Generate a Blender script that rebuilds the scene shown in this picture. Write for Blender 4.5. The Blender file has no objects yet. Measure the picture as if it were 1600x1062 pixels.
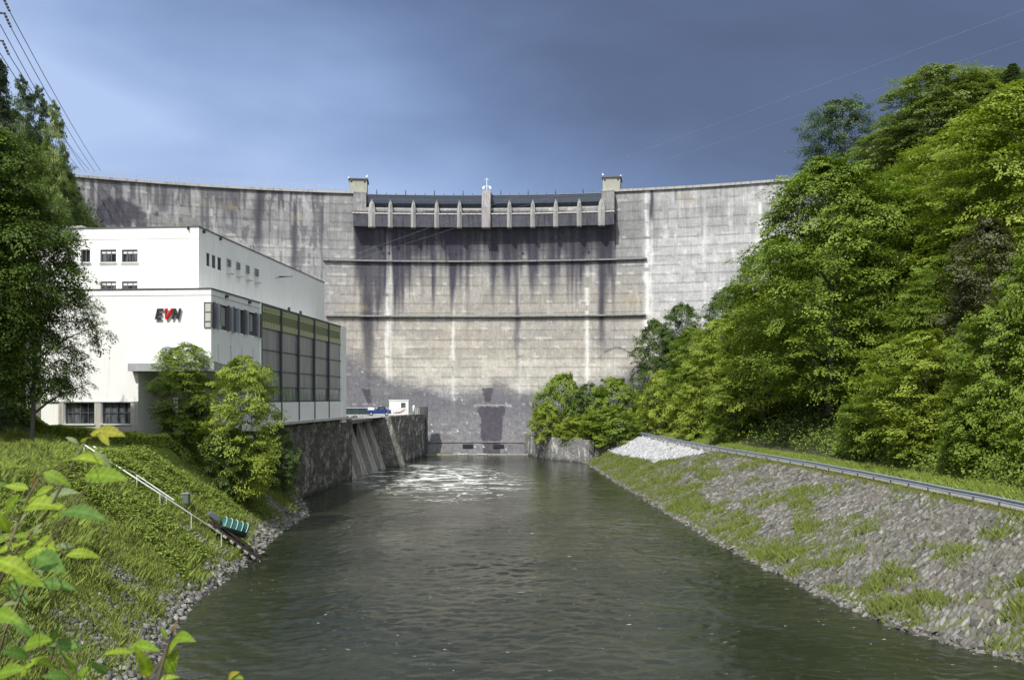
import bpy, math, random
import numpy as np
from mathutils import Vector
random.seed(7)
S = bpy.context.scene
COL = S.collection
rad = math.radians
# ------------------------------------------------------------ camera, sky, sun, exposure
F = 1400.0            # focal length in photo pixels (photo 1600 x 1062)
CZ = 11.5             # eye height over the river
HY = 620.0            # image row of the horizon
cam = bpy.data.cameras.new("camera"); camo = bpy.data.objects.new("camera", cam); COL.objects.link(camo)
camo.location = (0, 0, CZ); camo.rotation_euler = (rad(90), 0, 0)
cam.sensor_width = 36; cam.lens = 36*F/1600; cam.shift_y = (HY-531)/1600
cam.dof.use_dof = True; cam.dof.focus_distance = 95; cam.dof.aperture_fstop = 7.0
cam.clip_start = .1; cam.clip_end = 6000
S.camera = camo
S.view_settings.view_transform = 'Standard'; S.view_settings.look = 'None'
S.view_settings.exposure = 0.20; S.view_settings.gamma = 1
SUN = Vector((-.27, -.58, .77)).normalized()
sl = bpy.data.lights.new("sun", 'SUN'); so = bpy.data.objects.new("sun", sl); COL.objects.link(so)
sl.energy = 4.5; sl.angle = rad(.6); sl.color = (1, .95, .86)
so.rotation_euler = SUN.to_track_quat('Z', 'Y').to_euler()
W = bpy.data.worlds.new("World"); S.world = W; W.use_nodes = True

# ------------------------------------------------------------ node helper
class NT:
    def __init__(s, tree): s.t = tree; s.n = tree.nodes; s.l = tree.links
    def node(s, kind, **kw):
        nd = s.n.new(kind)
        ins = kw.pop('ins', {})
        for k, v in kw.items(): setattr(nd, k, v)
        for k, v in ins.items():
            i = nd.inputs[k]
            if isinstance(v, bpy.types.NodeSocket): s.l.new(v, i)
            else:
                if hasattr(i, 'default_value') and isinstance(v, tuple) and len(v) == 3 and i.type == 'RGBA': v = (*v, 1)
                i.default_value = v
        return nd
    def math(s, op, a, b=0.0, c=None, clamp=False):
        d = {0: a, 1: b}
        if c is not None: d[2] = c
        return s.node('ShaderNodeMath', operation=op, use_clamp=clamp, ins=d).outputs[0]
    def vmath(s, op, a, b):
        n = s.node('ShaderNodeVectorMath', operation=op, ins={0: a, 1: b})
        return n.outputs['Value'] if op in ('DOT_PRODUCT', 'LENGTH') else n.outputs[0]
    def ramp(s, f, stops, interp='LINEAR'):
        r = s.node('ShaderNodeValToRGB', ins={0: f}); cr = r.color_ramp; cr.interpolation = interp
        while len(cr.elements) < len(stops): cr.elements.new(.5)
        for e, (p, c) in zip(cr.elements, stops):
            e.position = p
            e.color = (c, c, c, 1) if isinstance(c, (int, float)) else (*c, 1)
        return r.outputs[0]
    def mix(s, f, a, b, mode='MIX'):
        n = s.node('ShaderNodeMix', data_type='RGBA', blend_type=mode)
        for i, v in ((0, f), (6, a), (7, b)):
            if isinstance(v, bpy.types.NodeSocket): s.l.new(v, n.inputs[i])
            else: n.inputs[i].default_value = (*v, 1) if isinstance(v, tuple) and len(v) == 3 else v
        return n.outputs[2]
    def noise(s, vec, scale, detail=4, rough=.55, sc3=None, dist=0.0):
        if sc3: vec = s.node('ShaderNodeMapping', ins={0: vec, 3: sc3}).outputs[0]
        return s.node('ShaderNodeTexNoise', ins={'Vector': vec, 'Scale': scale, 'Detail': detail, 'Roughness': rough, 'Distortion': dist}).outputs[0]
    def attr(s, name, out='Fac'): return s.node('ShaderNodeAttribute', attribute_name=name).outputs[out]

def world_sky():
    t = NT(W.node_tree); t.n.clear()
    out = t.node('ShaderNodeOutputWorld')
    sky = t.node('ShaderNodeTexSky', sky_type='NISHITA', sun_disc=False)
    sky.sun_elevation = math.asin(SUN.z); sky.sun_rotation = math.atan2(SUN.x, SUN.y)
    d = t.node('ShaderNodeTexCoord').outputs['Generated']
    sep = t.node('ShaderNodeSeparateXYZ', ins={0: d})
    x, y, z = sep.outputs
    yy = t.math('MAXIMUM', t.math('ABSOLUTE', y), .15)
    az = t.math('DIVIDE', x, yy); el = t.math('DIVIDE', z, yy)
    n1 = t.noise(d, 1.6, 3, .5, (1, 1, 2.6), .4)
    n2 = t.noise(d, 4.2, 5, .55, (1, 1, 2.8), .3)
    # a break in the storm cloud on the left, darkest mass in the middle and to the right
    # light patch centre az=-.45, el=.36 ; tilted down to the right
    tilt = t.math('ADD', el, t.math('MULTIPLY', az, .30))
    g = t.math('SUBTRACT', 1.0, t.math('MULTIPLY', t.math('ABSOLUTE', t.math('SUBTRACT', tilt, .185)), 4.6), clamp=True)
    left = t.math('MULTIPLY_ADD', az, -1.05, .45, clamp=True)
    patch = t.math('MULTIPLY', g, left)
    fac = t.math('ADD', t.math('MULTIPLY', patch, .62), t.math('MULTIPLY_ADD', n1, .85, t.math('MULTIPLY_ADD', n2, .32, -.16)))
    fac = t.math('ADD', fac, t.math('MULTIPLY', left, .44))
    low = t.math('SUBTRACT', 1.0, t.math('MULTIPLY', el, 3.6), clamp=True)
    fac = t.math('ADD', fac, t.math('MULTIPLY', low, .30))
    fac = t.math('ADD', fac, -.36)
    c = t.ramp(fac, [(0, (.078, .098, .168)), (.25, (.100, .138, .245)), (.5, (.150, .218, .385)), (.75, (.26, .37, .61)), (1, (.42, .54, .80))])
    # behind the viewer the cloud is broken and sunlit
    back = t.math('MULTIPLY_ADD', y, -1.6, -.05, clamp=True)
    top = t.math('MULTIPLY_ADD', z, 1.6, -.75, clamp=True)
    bk = t.math('MAXIMUM', back, top)
    c = t.mix(bk, c, (1.34, 1.42, 1.52))
    b1 = t.node('ShaderNodeBackground', ins={0: sky.outputs[0], 1: .1})
    b2 = t.node('ShaderNodeBackground', ins={0: c, 1: 1.0})
    m = t.node('ShaderNodeMixShader', ins={0: .93, 1: b1.outputs[0], 2: b2.outputs[0]})
    t.l.new(m.outputs[0], out.inputs[0])
world_sky()

def mat(name, color=(.5, .5, .5), rough=.8, metal=0.0, fn=None, spec=.35):
    m = bpy.data.materials.new(name); m.use_nodes = True
    t = NT(m.node_tree); p = t.n['Principled BSDF']
    p.inputs['Base Color'].default_value = (*color, 1)
    p.inputs['Roughness'].default_value = rough; p.inputs['Metallic'].default_value = metal
    p.inputs['Specular IOR Level'].default_value = spec
    if fn: fn(t, p)
    return m
def setc(t, p, sock, key='Base Color'): t.l.new(sock, p.inputs[key])
def bump(t, p, h, strength=.4, dist=.05):
    b = t.node('ShaderNodeBump', ins={'Height': h, 'Strength': strength, 'Distance': dist})
    t.l.new(b.outputs[0], p.inputs['Normal'])
def P(t): return t.node('ShaderNodeNewGeometry').outputs['Position']

def simple_dirty(name, c, rough=.8, metal=0, amt=.25, scale=1.5):
    def fn(t, p):
        n = t.noise(P(t), scale, 5, .6, (1, 1, .4))
        setc(t, p, t.mix(t.ramp(n, [(.3, 0.0), (.7, 1.0)]), tuple(k*(1-amt) for k in c), tuple(min(1, k*(1+amt*.4)) for k in c)))
        setc(t, p, t.math('MULTIPLY_ADD', n, .2, rough-.1), 'Roughness')
    return mat(name, c, rough, metal, fn)

# ------------------------------------------------------------ object helpers
def link(o, parent=None):
    COL.objects.link(o)
    if parent is not None: o.parent = parent
    return o
def tag(o, label=None, cat=None, group=None, kind=None):
    if label: o['label'] = label
    if cat: o['category'] = cat
    if group: o['group'] = group
    if kind: o['kind'] = kind
    return o
def thing(name, label, cat, loc=(0, 0, 0), rz=0, group=None):
    o = bpy.data.objects.new(name, None); COL.objects.link(o)
    o.location = loc; o.rotation_euler = (0, 0, rz); o.empty_display_size = .5
    return tag(o, label, cat, group)
def npmesh(name, V, Fc, mats, parent=None, attrs=None, smooth=False, loc=None):
    """V (n,3); Fc (m,k) quads or tris array"""
    V = np.asarray(V, dtype=np.float32); Fc = np.asarray(Fc, dtype=np.int32)
    me = bpy.data.meshes.new(name); m, k = Fc.shape
    me.vertices.add(len(V)); me.vertices.foreach_set('co', V.ravel())
    me.loops.add(m*k); me.loops.foreach_set('vertex_index', Fc.ravel())
    me.polygons.add(m); me.polygons.foreach_set('loop_start', np.arange(0, m*k, k, dtype=np.int32))
    me.polygons.foreach_set('loop_total', np.full(m, k, dtype=np.int32))
    if smooth: me.polygons.foreach_set('use_smooth', np.ones(m, dtype=bool))
    me.update(calc_edges=True)
    for an, (ty, dom, data) in (attrs or {}).items():
        a = me.attributes.new(an, ty, dom)
        a.data.foreach_set('color' if 'COLOR' in ty else 'value' if ty == 'FLOAT' else 'vector', np.asarray(data, dtype=np.float32).ravel())
    for mm in (mats if isinstance(mats, (list, tuple)) else [mats]): me.materials.append(mm)
    o = bpy.data.objects.new(name, me)
    if loc is not None: o.location = loc
    return link(o, parent)
class MB:
    def __init__(s): s.v = []; s.f = []; s.m = []
    def add(s, vs, fs, mi=0):
        b = len(s.v); s.v += [tuple(v) for v in vs]; s.f += [tuple(i+b for i in f) for f in fs]; s.m += [mi]*len(fs); return s
    def quad(s, a, b, c, d, mi=0): return s.add([a, b, c, d], [(0, 1, 2, 3)], mi)
    def box(s, c, size, ux=(1, 0, 0), uy=(0, 1, 0), uz=(0, 0, 1), mi=0):
        c = Vector(c); a = Vector(ux)*size[0]/2; b = Vector(uy)*size[1]/2; d = Vector(uz)*size[2]/2
        vs = [c+a*i+b*j+d*k for i in (-1, 1) for j in (-1, 1) for k in (-1, 1)]
        return s.add(vs, [(0, 1, 3, 2), (4, 6, 7, 5), (0, 4, 5, 1), (2, 3, 7, 6), (0, 2, 6, 4), (1, 5, 7, 3)], mi)
    def b2(s, lo, hi, mi=0):
        return s.box([(lo[i]+hi[i])/2 for i in range(3)], [hi[i]-lo[i] for i in range(3)], mi=mi)
    def tube(s, pts, r, n=8, cap=True, mi=0):
        pts = [Vector(p) for p in pts]; rs = r if isinstance(r, (list, tuple)) else [r]*len(pts)
        b = len(s.v); up = Vector((0, 0, 1))
        for i, p in enumerate(pts):
            d = (pts[min(i+1, len(pts)-1)]-pts[max(i-1, 0)]).normalized()
            x = d.cross(up if abs(d.z) < .95 else Vector((1, 0, 0))).normalized(); y = d.cross(x).normalized()
            for k in range(n):
                a = 2*math.pi*k/n; s.v.append(tuple(p+(x*math.cos(a)+y*math.sin(a))*rs[i]))
        for i in range(len(pts)-1):
            for k in range(n):
                s.f.append((b+i*n+k, b+i*n+(k+1) % n, b+(i+1)*n+(k+1) % n, b+(i+1)*n+k)); s.m.append(mi)
        if cap:
            s.f.append(tuple(b+k for k in range(n))); s.m.append(mi)
            s.f.append(tuple(b+(len(pts)-1)*n+k for k in reversed(range(n)))); s.m.append(mi)
        return s
    def prism(s, prof, o, u, v, w, L, mi=0):
        """profile points (a,b) in axes u,v extruded L along w from o"""
        o = Vector(o); u = Vector(u); v = Vector(v); w = Vector(w); n = len(prof)
        vs = [o+u*a+v*b for a, b in prof]+[o+u*a+v*b+w*L for a, b in prof]
        fs = [tuple(range(n)), tuple(range(2*n-1, n-1, -1))]+[(i, (i+1) % n, n+(i+1) % n, n+i) for i in range(n)]
        return s.add(vs, fs, mi)
    def build(s, name, mats, parent=None, smooth=False, bevel=0, loc=(0, 0, 0)):
        me = bpy.data.meshes.new(name); L = Vector(loc)
        me.from_pydata([tuple(Vector(v)-L) for v in s.v], [], s.f)
        for mm in (mats if isinstance(mats, (list, tuple)) else [mats]): me.materials.append(mm)
        me.polygons.foreach_set('material_index', s.m)
        if smooth: me.polygons.foreach_set('use_smooth', [True]*len(me.polygons))
        import bmesh
        bm = bmesh.new(); bm.from_mesh(me); bmesh.ops.recalc_face_normals(bm, faces=bm.faces); bm.to_mesh(me); bm.free()
        o = bpy.data.objects.new(name, me); o.location = loc; link(o, parent)
        if bevel:
            b = o.modifiers.new('bevel', 'BEVEL'); b.width = bevel; b.segments = 2; b.limit_method = 'ANGLE'
        return o

# numpy value noise
def _h(ix, iy, seed):
    n = (ix.astype(np.int64)*374761393 + iy.astype(np.int64)*668265263 + seed*1442695041) & 0x7fffffff
    n = ((n ^ (n >> 13))*1274126177) & 0x7fffffff
    return ((n ^ (n >> 16)) & 0xffff)/65535.0
def vn(x, y, seed=0):
    x = np.asarray(x, float); y = np.asarray(y, float)
    ix = np.floor(x); iy = np.floor(y); fx = x-ix; fy = y-iy
    fx = fx*fx*(3-2*fx); fy = fy*fy*(3-2*fy)
    a = _h(ix, iy, seed); b = _h(ix+1, iy, seed); c = _h(ix, iy+1, seed); d = _h(ix+1, iy+1, seed)
    return (a*(1-fx)+b*fx)*(1-fy)+(c*(1-fx)+d*fx)*fy
def fbm(x, y, seed=0, o=4):
    r = 0; a = .5; t = 0
    for i in range(o): r = r+a*vn(x*2**i, y*2**i, seed+i*17); t += a; a *= .55
    return r/t
def sst(a, b, x):
    t = np.clip((x-a)/(b-a), 0, 1); return t*t*(3-2*t)
def at(px, py, Y): return Vector(((px-800)/F*Y, Y, CZ-(py-HY)/F*Y))   # a photo point at distance Y

# ------------------------------------------------------------ terrain
LY = [-40, 20, 37.2, 40.5, 46, 50.5, 56.5, 64.4, 76.3, 86, 90.4, 93, 97, 123, 124.5, 146, 148, 177, 186]
LX = [-17, -15.4, -15.1, -16, -17.2, -17.9, -18.2, -18.6, -19.9, -20, -20.6, -22.2, -25.0, -23.2, -25.6, -24.2, -20.9, -18.2, -17.6]
RY = [-40, 30, 38.8, 41, 44.2, 51.9, 60.3, 67.9, 80, 98.2, 125, 156, 164, 172, 186]
RX = [24, 23.4, 22.2, 20.8, 19.3, 17.9, 17.2, 16.4, 15.8, 15.1, 13.9, 13.0, 8.2, 5.6, 4.2]
EY = [-40, 38, 55, 70, 85, 100, 117, 140, 165, 200]
EX = [29.8, 29.8, 29.4, 28.9, 28.0, 26.2, 24.3, 22.8, 21.8, 21.5]
xl = lambda Y: np.interp(Y, LY, LX)
xr = lambda Y: np.interp(Y, RY, RX)
xe = lambda Y: np.interp(Y, EY, EX)
ROADW = 3.6; RZ = 4.65; YARD = 8.25
def hillL(x, Y):
    xs = np.interp(Y, [60, 70, 78, 130, 160], [-34, -36, -50, -52, -50])
    d = np.maximum(xs-x, 0)
    return np.minimum(d*np.interp(Y, [60, 100, 170], [.55, .95, 1.15]), 62)*(1+.12*(fbm(x*.09, Y*.09, 5)-.5))
def HL(x, Y):
    x = np.asarray(x, float); Y = np.asarray(Y, float); d = xl(Y)-x
    k = np.interp(Y, [30, 60, 86, 95], [.78, .9, .92, 2.2])
    bank = np.minimum(d*k, 7.4)+np.clip((d-7.4/k)*.12, 0, .9)
    rough = (fbm(x*.45, Y*.45, 3)-.5)*.9*sst(.2, 2.5, d)*(1-sst(7, 11, d)*.6)
    z = np.where(d < 0, np.maximum(d*.6, -1.5), bank+rough)
    flat = np.where(d < .4, -1.5, YARD)
    z = np.where(Y > 96.5, flat, z)
    return z+hillL(x, Y)
def HR(x, Y):
    x = np.asarray(x, float); Y = np.asarray(Y, float)
    d = x-xr(Y); w = xe(Y)-xr(Y)
    sl = RZ*np.clip(d/w, 0, 1)+(fbm(x*.5, Y*.5, 9)-.5)*.35*sst(.1, 1.5, d)*(1-sst(w-2, w-.3, d))
    z = np.where(d < 0, np.maximum(d*.6, -1.5), sl)
    z = np.where(Y > 157, np.where(d < .3, -1.5, np.minimum(RZ, 4.0+.1*np.maximum(d, 0))), z)
    dh = x-(xe(Y)+ROADW)
    k = np.interp(Y, [40, 80, 130, 175], [.62, .72, .95, 1.15])
    hill = np.where(dh > 0, .25*sst(0, 1, dh)+np.maximum(dh-1.5, 0)*k*(1+.2*(fbm(x*.08, Y*.08, 15)-.5)), 0)
    return z+np.minimum(hill, 64)
def strip(name, xs_fn, ys, cols, hfn, m, sgn):
    Yg, Dg = np.meshgrid(ys, cols, indexing='ij')
    X = xs_fn(Yg)+sgn*Dg
    Z = hfn(X, Yg)
    n, k = X.shape; V = np.stack([X, Yg, Z], -1).reshape(-1, 3)
    i = np.arange((n-1)*(k-1)); r = i//(k-1); c = i % (k-1); a = r*k+c
    Fc = np.stack([a, a+1, a+k+1, a+k], -1)
    if sgn < 0: Fc = Fc[:, ::-1]
    edge = np.interp(Yg, [60, 70, 78, 130, 160], [-34, -36, -50, -52, -50])-X if sgn < 0 else X-xe(Yg)-ROADW-np.interp(Yg, [76, 82, 116, 122], [4.2, 1.2, 1.2, 3.5])
    return npmesh(name, V, Fc, m, smooth=True, attrs={'wood': ('FLOAT', 'POINT', np.clip(edge/1.2, 0, 1))})

def m_grass(stony):
    def fn(t, p):
        pos = P(t)
        n1 = t.noise(pos, .35, 4, .6); n2 = t.noise(pos, 3.0, 5, .65); n3 = t.noise(pos, 14, 3, .6)
        g = t.mix(n2, (.06, .095, .012), (.12, .17, .025))
        g = t.mix(t.ramp(n3, [(.45, 0.0), (.7, .6)]), g, (.12, .15, .04))
        d = t.mix(n3, (.10, .09, .065), (.20, .185, .15))
        f = t.ramp(t.math('ADD', t.math('MULTIPLY', n1, .55), t.math('MULTIPLY', n2, .45)), [(.50-.05*stony, 0.0), (.60-.05*stony, 1.0)])
        setc(t, p, t.mix(t.attr('wood'), t.mix(f, g, d), t.mix(n3, (.018, .028, .008), (.038, .048, .018)))); bump(t, p, t.math('ADD', n3, n2), .8, .12)
    return mat('grass_soil', rough=.95, fn=fn, spec=.1)
M_grassL = m_grass(-.8); M_grassR = m_grass(2.2)
M_forest = mat('forest_soil', (.03, .045, .012), .95, spec=.1)
ysn = np.concatenate([np.arange(-40, 20, 3), np.arange(20, 100, .5), np.arange(100, 186, 1.5), [188]])
colsn = np.concatenate([[-4, -2, -1, -.4], np.arange(0, 12, .4), np.arange(12, 30, 1), np.arange(30, 120, 4)])
tag(strip('grass_bank', xl, ysn, colsn, HL, M_grassL, -1), kind='structure')
tag(strip('stone_bank', xr, ysn, colsn, HR, M_grassR, 1), kind='structure')
# far ground sheet under everything
g = MB(); g.quad((-3000, -3000, -2.2), (3000, -3000, -2.2), (3000, 3000, -2.2), (-3000, 3000, -2.2))
tag(g.build('ground', M_forest), kind='structure')
def hill_beyond(name, x0, x1):
    xs = np.linspace(x0, x1, 40); ys = np.linspace(184, 330, 26)
    X, Y = np.meshgrid(xs, ys, indexing='ij')
    base = hillL(X, np.full_like(X, 170.))+YARD if x0 < 0 else HR(X, np.full_like(X, 175.))
    Z = np.minimum(base, 58)+(fbm(X*.05, Y*.05, 8)-.5)*4-.5
    k = X.shape[1]; i = np.arange((len(xs)-1)*(k-1)); a = (i//(k-1))*k+i % (k-1)
    tag(npmesh(name, np.stack([X, Y, Z], -1).reshape(-1, 3), np.stack([a, a+k, a+k+1, a+1], -1), M_forest, smooth=True), kind='structure')
hill_beyond('hillside', -190, -84); hill_beyond('hillside', 60, 150)

# road on the right bank
def m_asphalt(t, p):
    n = t.noise(P(t), 1.2, 5, .6); n2 = t.noise(P(t), 30, 2)
    setc(t, p, t.mix(n, (.17, .17, .175), (.26, .26, .265))); bump(t, p, n2, .2, .02)
ry = np.arange(-40, 176, 1.0); a = xe(ry)+.55; b = xe(ry)+ROADW-.1
V = np.concatenate([np.stack([a, ry, np.full_like(ry, RZ+.03)], -1), np.stack([b, ry, np.full_like(ry, RZ+.04)], -1)])
n = len(ry); i = np.arange(n-1)
tag(npmesh('road', V, np.stack([i, i+n, i+n+1, i+1], -1), mat('asphalt', rough=.9, fn=m_asphalt)), kind='structure')

# ------------------------------------------------------------ river
def m_water(t, p):
    pos = P(t)
    sep = t.node('ShaderNodeSeparateXYZ', ins={0: pos}); x, y, _ = sep.outputs
    w1 = t.noise(pos, .62, 6, .66, (.6, 1.25, 1), .8)
    w2 = t.noise(pos, 2.6, 4, .6, (.55, 1.3, 1), .4)
    w0 = t.noise(pos, .16, 3, .5, (1, .6, 1), .5)
    amp = t.ramp(w0, [(.35, .35), (.65, 1.0)])
    h = t.math('MULTIPLY', t.math('ADD', t.math('MULTIPLY', w1, 1.0), t.math('MULTIPLY', w2, .38)), amp)
    bump(t, p, h, 1.0, .10)
    # white water below the turbine outlets
    ex = t.math('DIVIDE', t.math('ADD', x, 7.5), 16.5); ey = t.math('DIVIDE', t.math('SUBTRACT', y, 122), 40)
    e = t.math('ADD', t.math('MULTIPLY', ex, ex), t.math('MULTIPLY', ey, ey))
    zone = t.math('SUBTRACT', 1.0, e, clamp=True)
    f1 = t.noise(pos, .20, 4, .55, (.55, .9, 1), 1.6)
    r1 = t.math('ABSOLUTE', t.math('SUBTRACT', f1, .5))
    thin = t.ramp(t.math('ADD', r1, t.math('MULTIPLY', t.math('SUBTRACT', 1.0, zone), .045)), [(.0, 1.0), (.014, .8), (.028, .0)])
    broad = t.ramp(t.noise(pos, .55, 5, .62, (.35, .8, 1), 1.4), [(.50, 0.0), (.60, .8)])
    near = t.math('SUBTRACT', 1.0, t.math('MULTIPLY', t.vmath('LENGTH', t.vmath('MULTIPLY', t.vmath('SUBTRACT', pos, (-12, 133, 0)), (.75, .36, 1)), (0, 0, 0)), .095), clamp=True)
    foam_glint = t.math('MAXIMUM', t.math('MULTIPLY', thin, t.math('POWER', zone, .6)), t.math('MULTIPLY', broad, t.math('MULTIPLY', near, 1.5)))
    # white flecks painted into the colour as glints, with drifting foam
    sp = t.noise(pos, 2.6, 4, .75, (.6, 1.5, 1), 0)
    dens = t.noise(pos, .12, 3, .6)
    glint_fleck = t.math('MULTIPLY', t.ramp(sp, [(.665, 0.0), (.69, 1.0)]), t.ramp(dens, [(.44, 0.0), (.56, 1.0)]))
    foam_glint = t.math('MAXIMUM', foam_glint, t.math('MULTIPLY', glint_fleck, .8), clamp=True)
    body = t.mix(t.ramp(t.noise(pos, .07, 3), [(.4, 0.0), (.6, 1.0)]), (.015, .019, .011), (.027, .031, .019))
    body = t.mix(t.math('MULTIPLY', zone, .5), body, (.07, .075, .05))
    setc(t, p, t.mix(foam_glint, body, (.74, .77, .75)))
    setc(t, p, t.math('MULTIPLY_ADD', foam_glint, .5, .10), 'Roughness')
    p.inputs['IOR'].default_value = 1.33
yw = [-60.0, 10.0]
while yw[-1] < 183.5: yw.append(yw[-1]+max(.10, min(yw[-1]*.0042, .7)))
xw = np.concatenate([[-40, -30], np.arange(-27, 26, .16), [30, 40]]); Xw, Yw = np.meshgrid(xw, yw, indexing='ij')
wv = .12*(fbm(Xw*.32, Yw*.55, 501, 2)-.5)+.15*(fbm(Xw*.75+.4*Yw, Yw*1.25, 502, 3)-.5)+.085*(vn(Xw*2.1-.6*Yw, Yw*2.9, 503)-.5)+.035*(vn(Xw*4.2, Yw*5.2, 504)-.5)
wv *= (.55+.9*fbm(Xw*.07, Yw*.05, 505, 2))*np.interp(Yw, [40, 90, 180], [1, .6, .25]); kk = len(yw); i = np.arange((len(xw)-1)*(kk-1)); a = (i//(kk-1))*kk+i % (kk-1)
tag(npmesh('river_water', np.stack([Xw, Yw, wv], -1).reshape(-1, 3), np.stack([a, a+kk, a+kk+1, a+1], -1), mat('river_water', rough=.1, fn=m_water, spec=.5), smooth=True), kind='structure')

# ------------------------------------------------------------ dam
R0 = 186.0; ACX = -11.5; ACY = 193.4-R0
def inw(z): return np.where(z > 47, 0.0, 12*(np.clip(47-z, 0, 60)/47)**1.45)
def dpt(s, z, off):
    a = s/R0; r = R0-inw(z)-off
    return ACX+r*np.sin(a), ACY+r*np.cos(a), z
def dP(s, z, off=0.0):
    x, y, zz = dpt(float(s), np.float64(z), float(off)); return Vector((float(x), float(y), float(z)))
def s_at(px, z=50.0, off=0.0):
    lo, hi = -120.0, 110.0
    for _ in range(40):
        m = (lo+hi)/2; v = dP(m, z, off)
        if 800+F*v.x/v.y < px: lo = m
        else: hi = m
    return (lo+hi)/2
S_L, S_A, S_B, S_C, S_D, S_R = -100.0, s_at(553), s_at(573), s_at(941), s_at(961), 88.0
ZW, ZS = 55.0, 51.6
def corb(z): return np.where(z > 47.6, 2.2, 2.2*np.clip((z-39.5)/8.1, 0, 1)**2.4)
def dam_color(px, py, s, z):
    """albedo of the weathered face: lifts, joints, run-off streaks, lime, lichen line, painted tree shadow"""
    def c3(r, g, b): return np.stack([np.full_like(px, r), np.full_like(px, g), np.full_like(px, b)], -1)
    def mixc(a, b, f): f = np.clip(f, 0, 1)[..., None]; return a*(1-f)+b*f
    big = fbm(s*.06, z*.12, 21); mid = fbm(s*.35, z*.8, 22); fine = fbm(s*1.6, z*3.0, 23)
    col = c3(.235, .235, .245)
    # wings: right one pale, left one greyer
    col = mixc(col, c3(.43, .435, .45), sst(990, 1030, px)*(.75+.5*(mid-.5)))
    col = mixc(col, c3(.262, .262, .272), 1-sst(470, 520, px))
    # warm band in the middle of the face
    warm = sst(430, 520, py)*(1-sst(560, 600, py))*sst(470, 560, px)*(1-sst(985, 1060, px))
    col = mixc(col, c3(.335, .305, .26), warm*(.62+.9*(big-.5)+.5*(mid-.5)))
    pale = sst(535, 575, py)*(1-sst(598, 622, py+18*(fbm(s*.15, z*0, 31)-.5)))*sst(540, 620, px)*(1-sst(960, 1030, px))
    col = mixc(col, c3(.40, .385, .35), pale*(.75+.8*(mid-.5)))
    col = mixc(col, c3(.31, .29, .26), sst(400, 440, py)*(1-sst(470, 500, py))*sst(500, 560, px)*(1-sst(990, 1020, px))*.5)
    # lift bands with own tone, lift joints
    lh = 1.95; lift = np.floor(z/lh); blk = np.floor((s+200)/13.7)
    col = col*(1+.16*(_h(lift, blk*0, 5)-.5)+.16*(_h(lift, blk, 6)-.5))[..., None]
    fr = z/lh-lift
    col = col*(1-.34*((fr < .13)*(vn(s*.5, lift*7.3, 8) > .28)))[..., None]
    col = mixc(col, c3(.55, .55, .54), ((fr > .13) & (fr < .4) & (vn(s*.7, lift*3.1, 12) > .74))*.35)
    # lime on the lift joints, heavier on the right wing
    lime = (vn(s*1.1, z*.22, 41) > .66)*(fbm(s*.5, z*.3, 42) > .54)
    col = mixc(col, c3(.62, .63, .64), lime*(.10+.30*sst(1000, 1040, px)*(1-sst(.25, .9, fr))))
    # vertical joints
    for jx, wpx, wl, dk in ((150, 2, .5, 0), (232, 2.2, .6, 0), (321, 2, .3, .7), (400, 2, .2, .3), (503, 2.2, .3, .8), (605, 3.0, .75, 0), (611, 2, .35, 0),
                            (708, 2.3, .6, 0), (811, 2.3, .55, .2), (917, 3.2, .75, 0), (1011, 4, .85, 0), (1101, 2.4, .6, .2), (1188, 3.2, .85, 0), (1018, 2, .5, .0)):
        w = wpx*(.6+.9*vn(z*.55, s*0+jx, 51)); f = np.exp(-((px-jx-2*(vn(z*.35, s*0+jx, 52)-.5))/w)**2)
        ok = (vn(z*.6, s*0+jx, 53) > .22)
        if wl and jx > 590 and jx < 1000: col = mixc(col, c3(.62, .62, .61), f*wl*ok*sst(345, 380, py)*(1-sst(600, 690, py)*.7))
        elif wl: col = mixc(col, c3(.66, .67, .68), f*wl*ok)
        if dk: col = mixc(col, c3(.07, .07, .085), f*dk)
    # dark lower face with a sagging, ragged upper edge
    xs = [440, 540, 560, 600, 650, 700, 745, 775, 800, 830, 870, 930, 960, 990, 1040, 1200]
    yb = [500, 548, 556, 575, 590, 606, 608, 590, 600, 606, 600, 590, 578, 562, 545, 500]
    e = np.interp(px, xs, yb)+34*(fbm(s*.22, z*.35, 61)-.5)+12*(fine-.5)
    low = sst(-6, 24, py-e)
    col = mixc(col, c3(.104, .103, .122), low*(.86+.5*(mid-.5)))
    col = mixc(col, c3(.175, .175, .19), low*sst(625, 675, py)*(.62+1.6*(fine-.5)+.8*(mid-.5)))
    col = mixc(col, c3(.33, .32, .33), low*((vn(s*1.3, z*1.9, 71) > .80) & (fr < .32))*.5)
    col = mixc(col, c3(.60, .61, .64), low*((vn(s*2.6, z*2.2, 72) > .955) & (vn(s*.4, z*.3, 73) > .48))*.9)
    # run-off streaks: under the lip, and long ones at both ends of the spillway
    cen = sst(551, 556, px)*(1-sst(958, 966, px))
    depth = 352+np.interp(px, [553, 600, 757, 920, 960], [60, 44, 34, 44, 60])+95*(vn(s*.75, z*0, 81)**2)+45*(vn(s*2.2, z*0, 82)-.5)
    st = cen*(1-sst(-35, 40, py-depth))*(py > 330)
    col = mixc(col, c3(.050, .048, .068), st*(.92+.5*(vn(s*1.9, z*.05, 83)-.5)))
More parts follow.
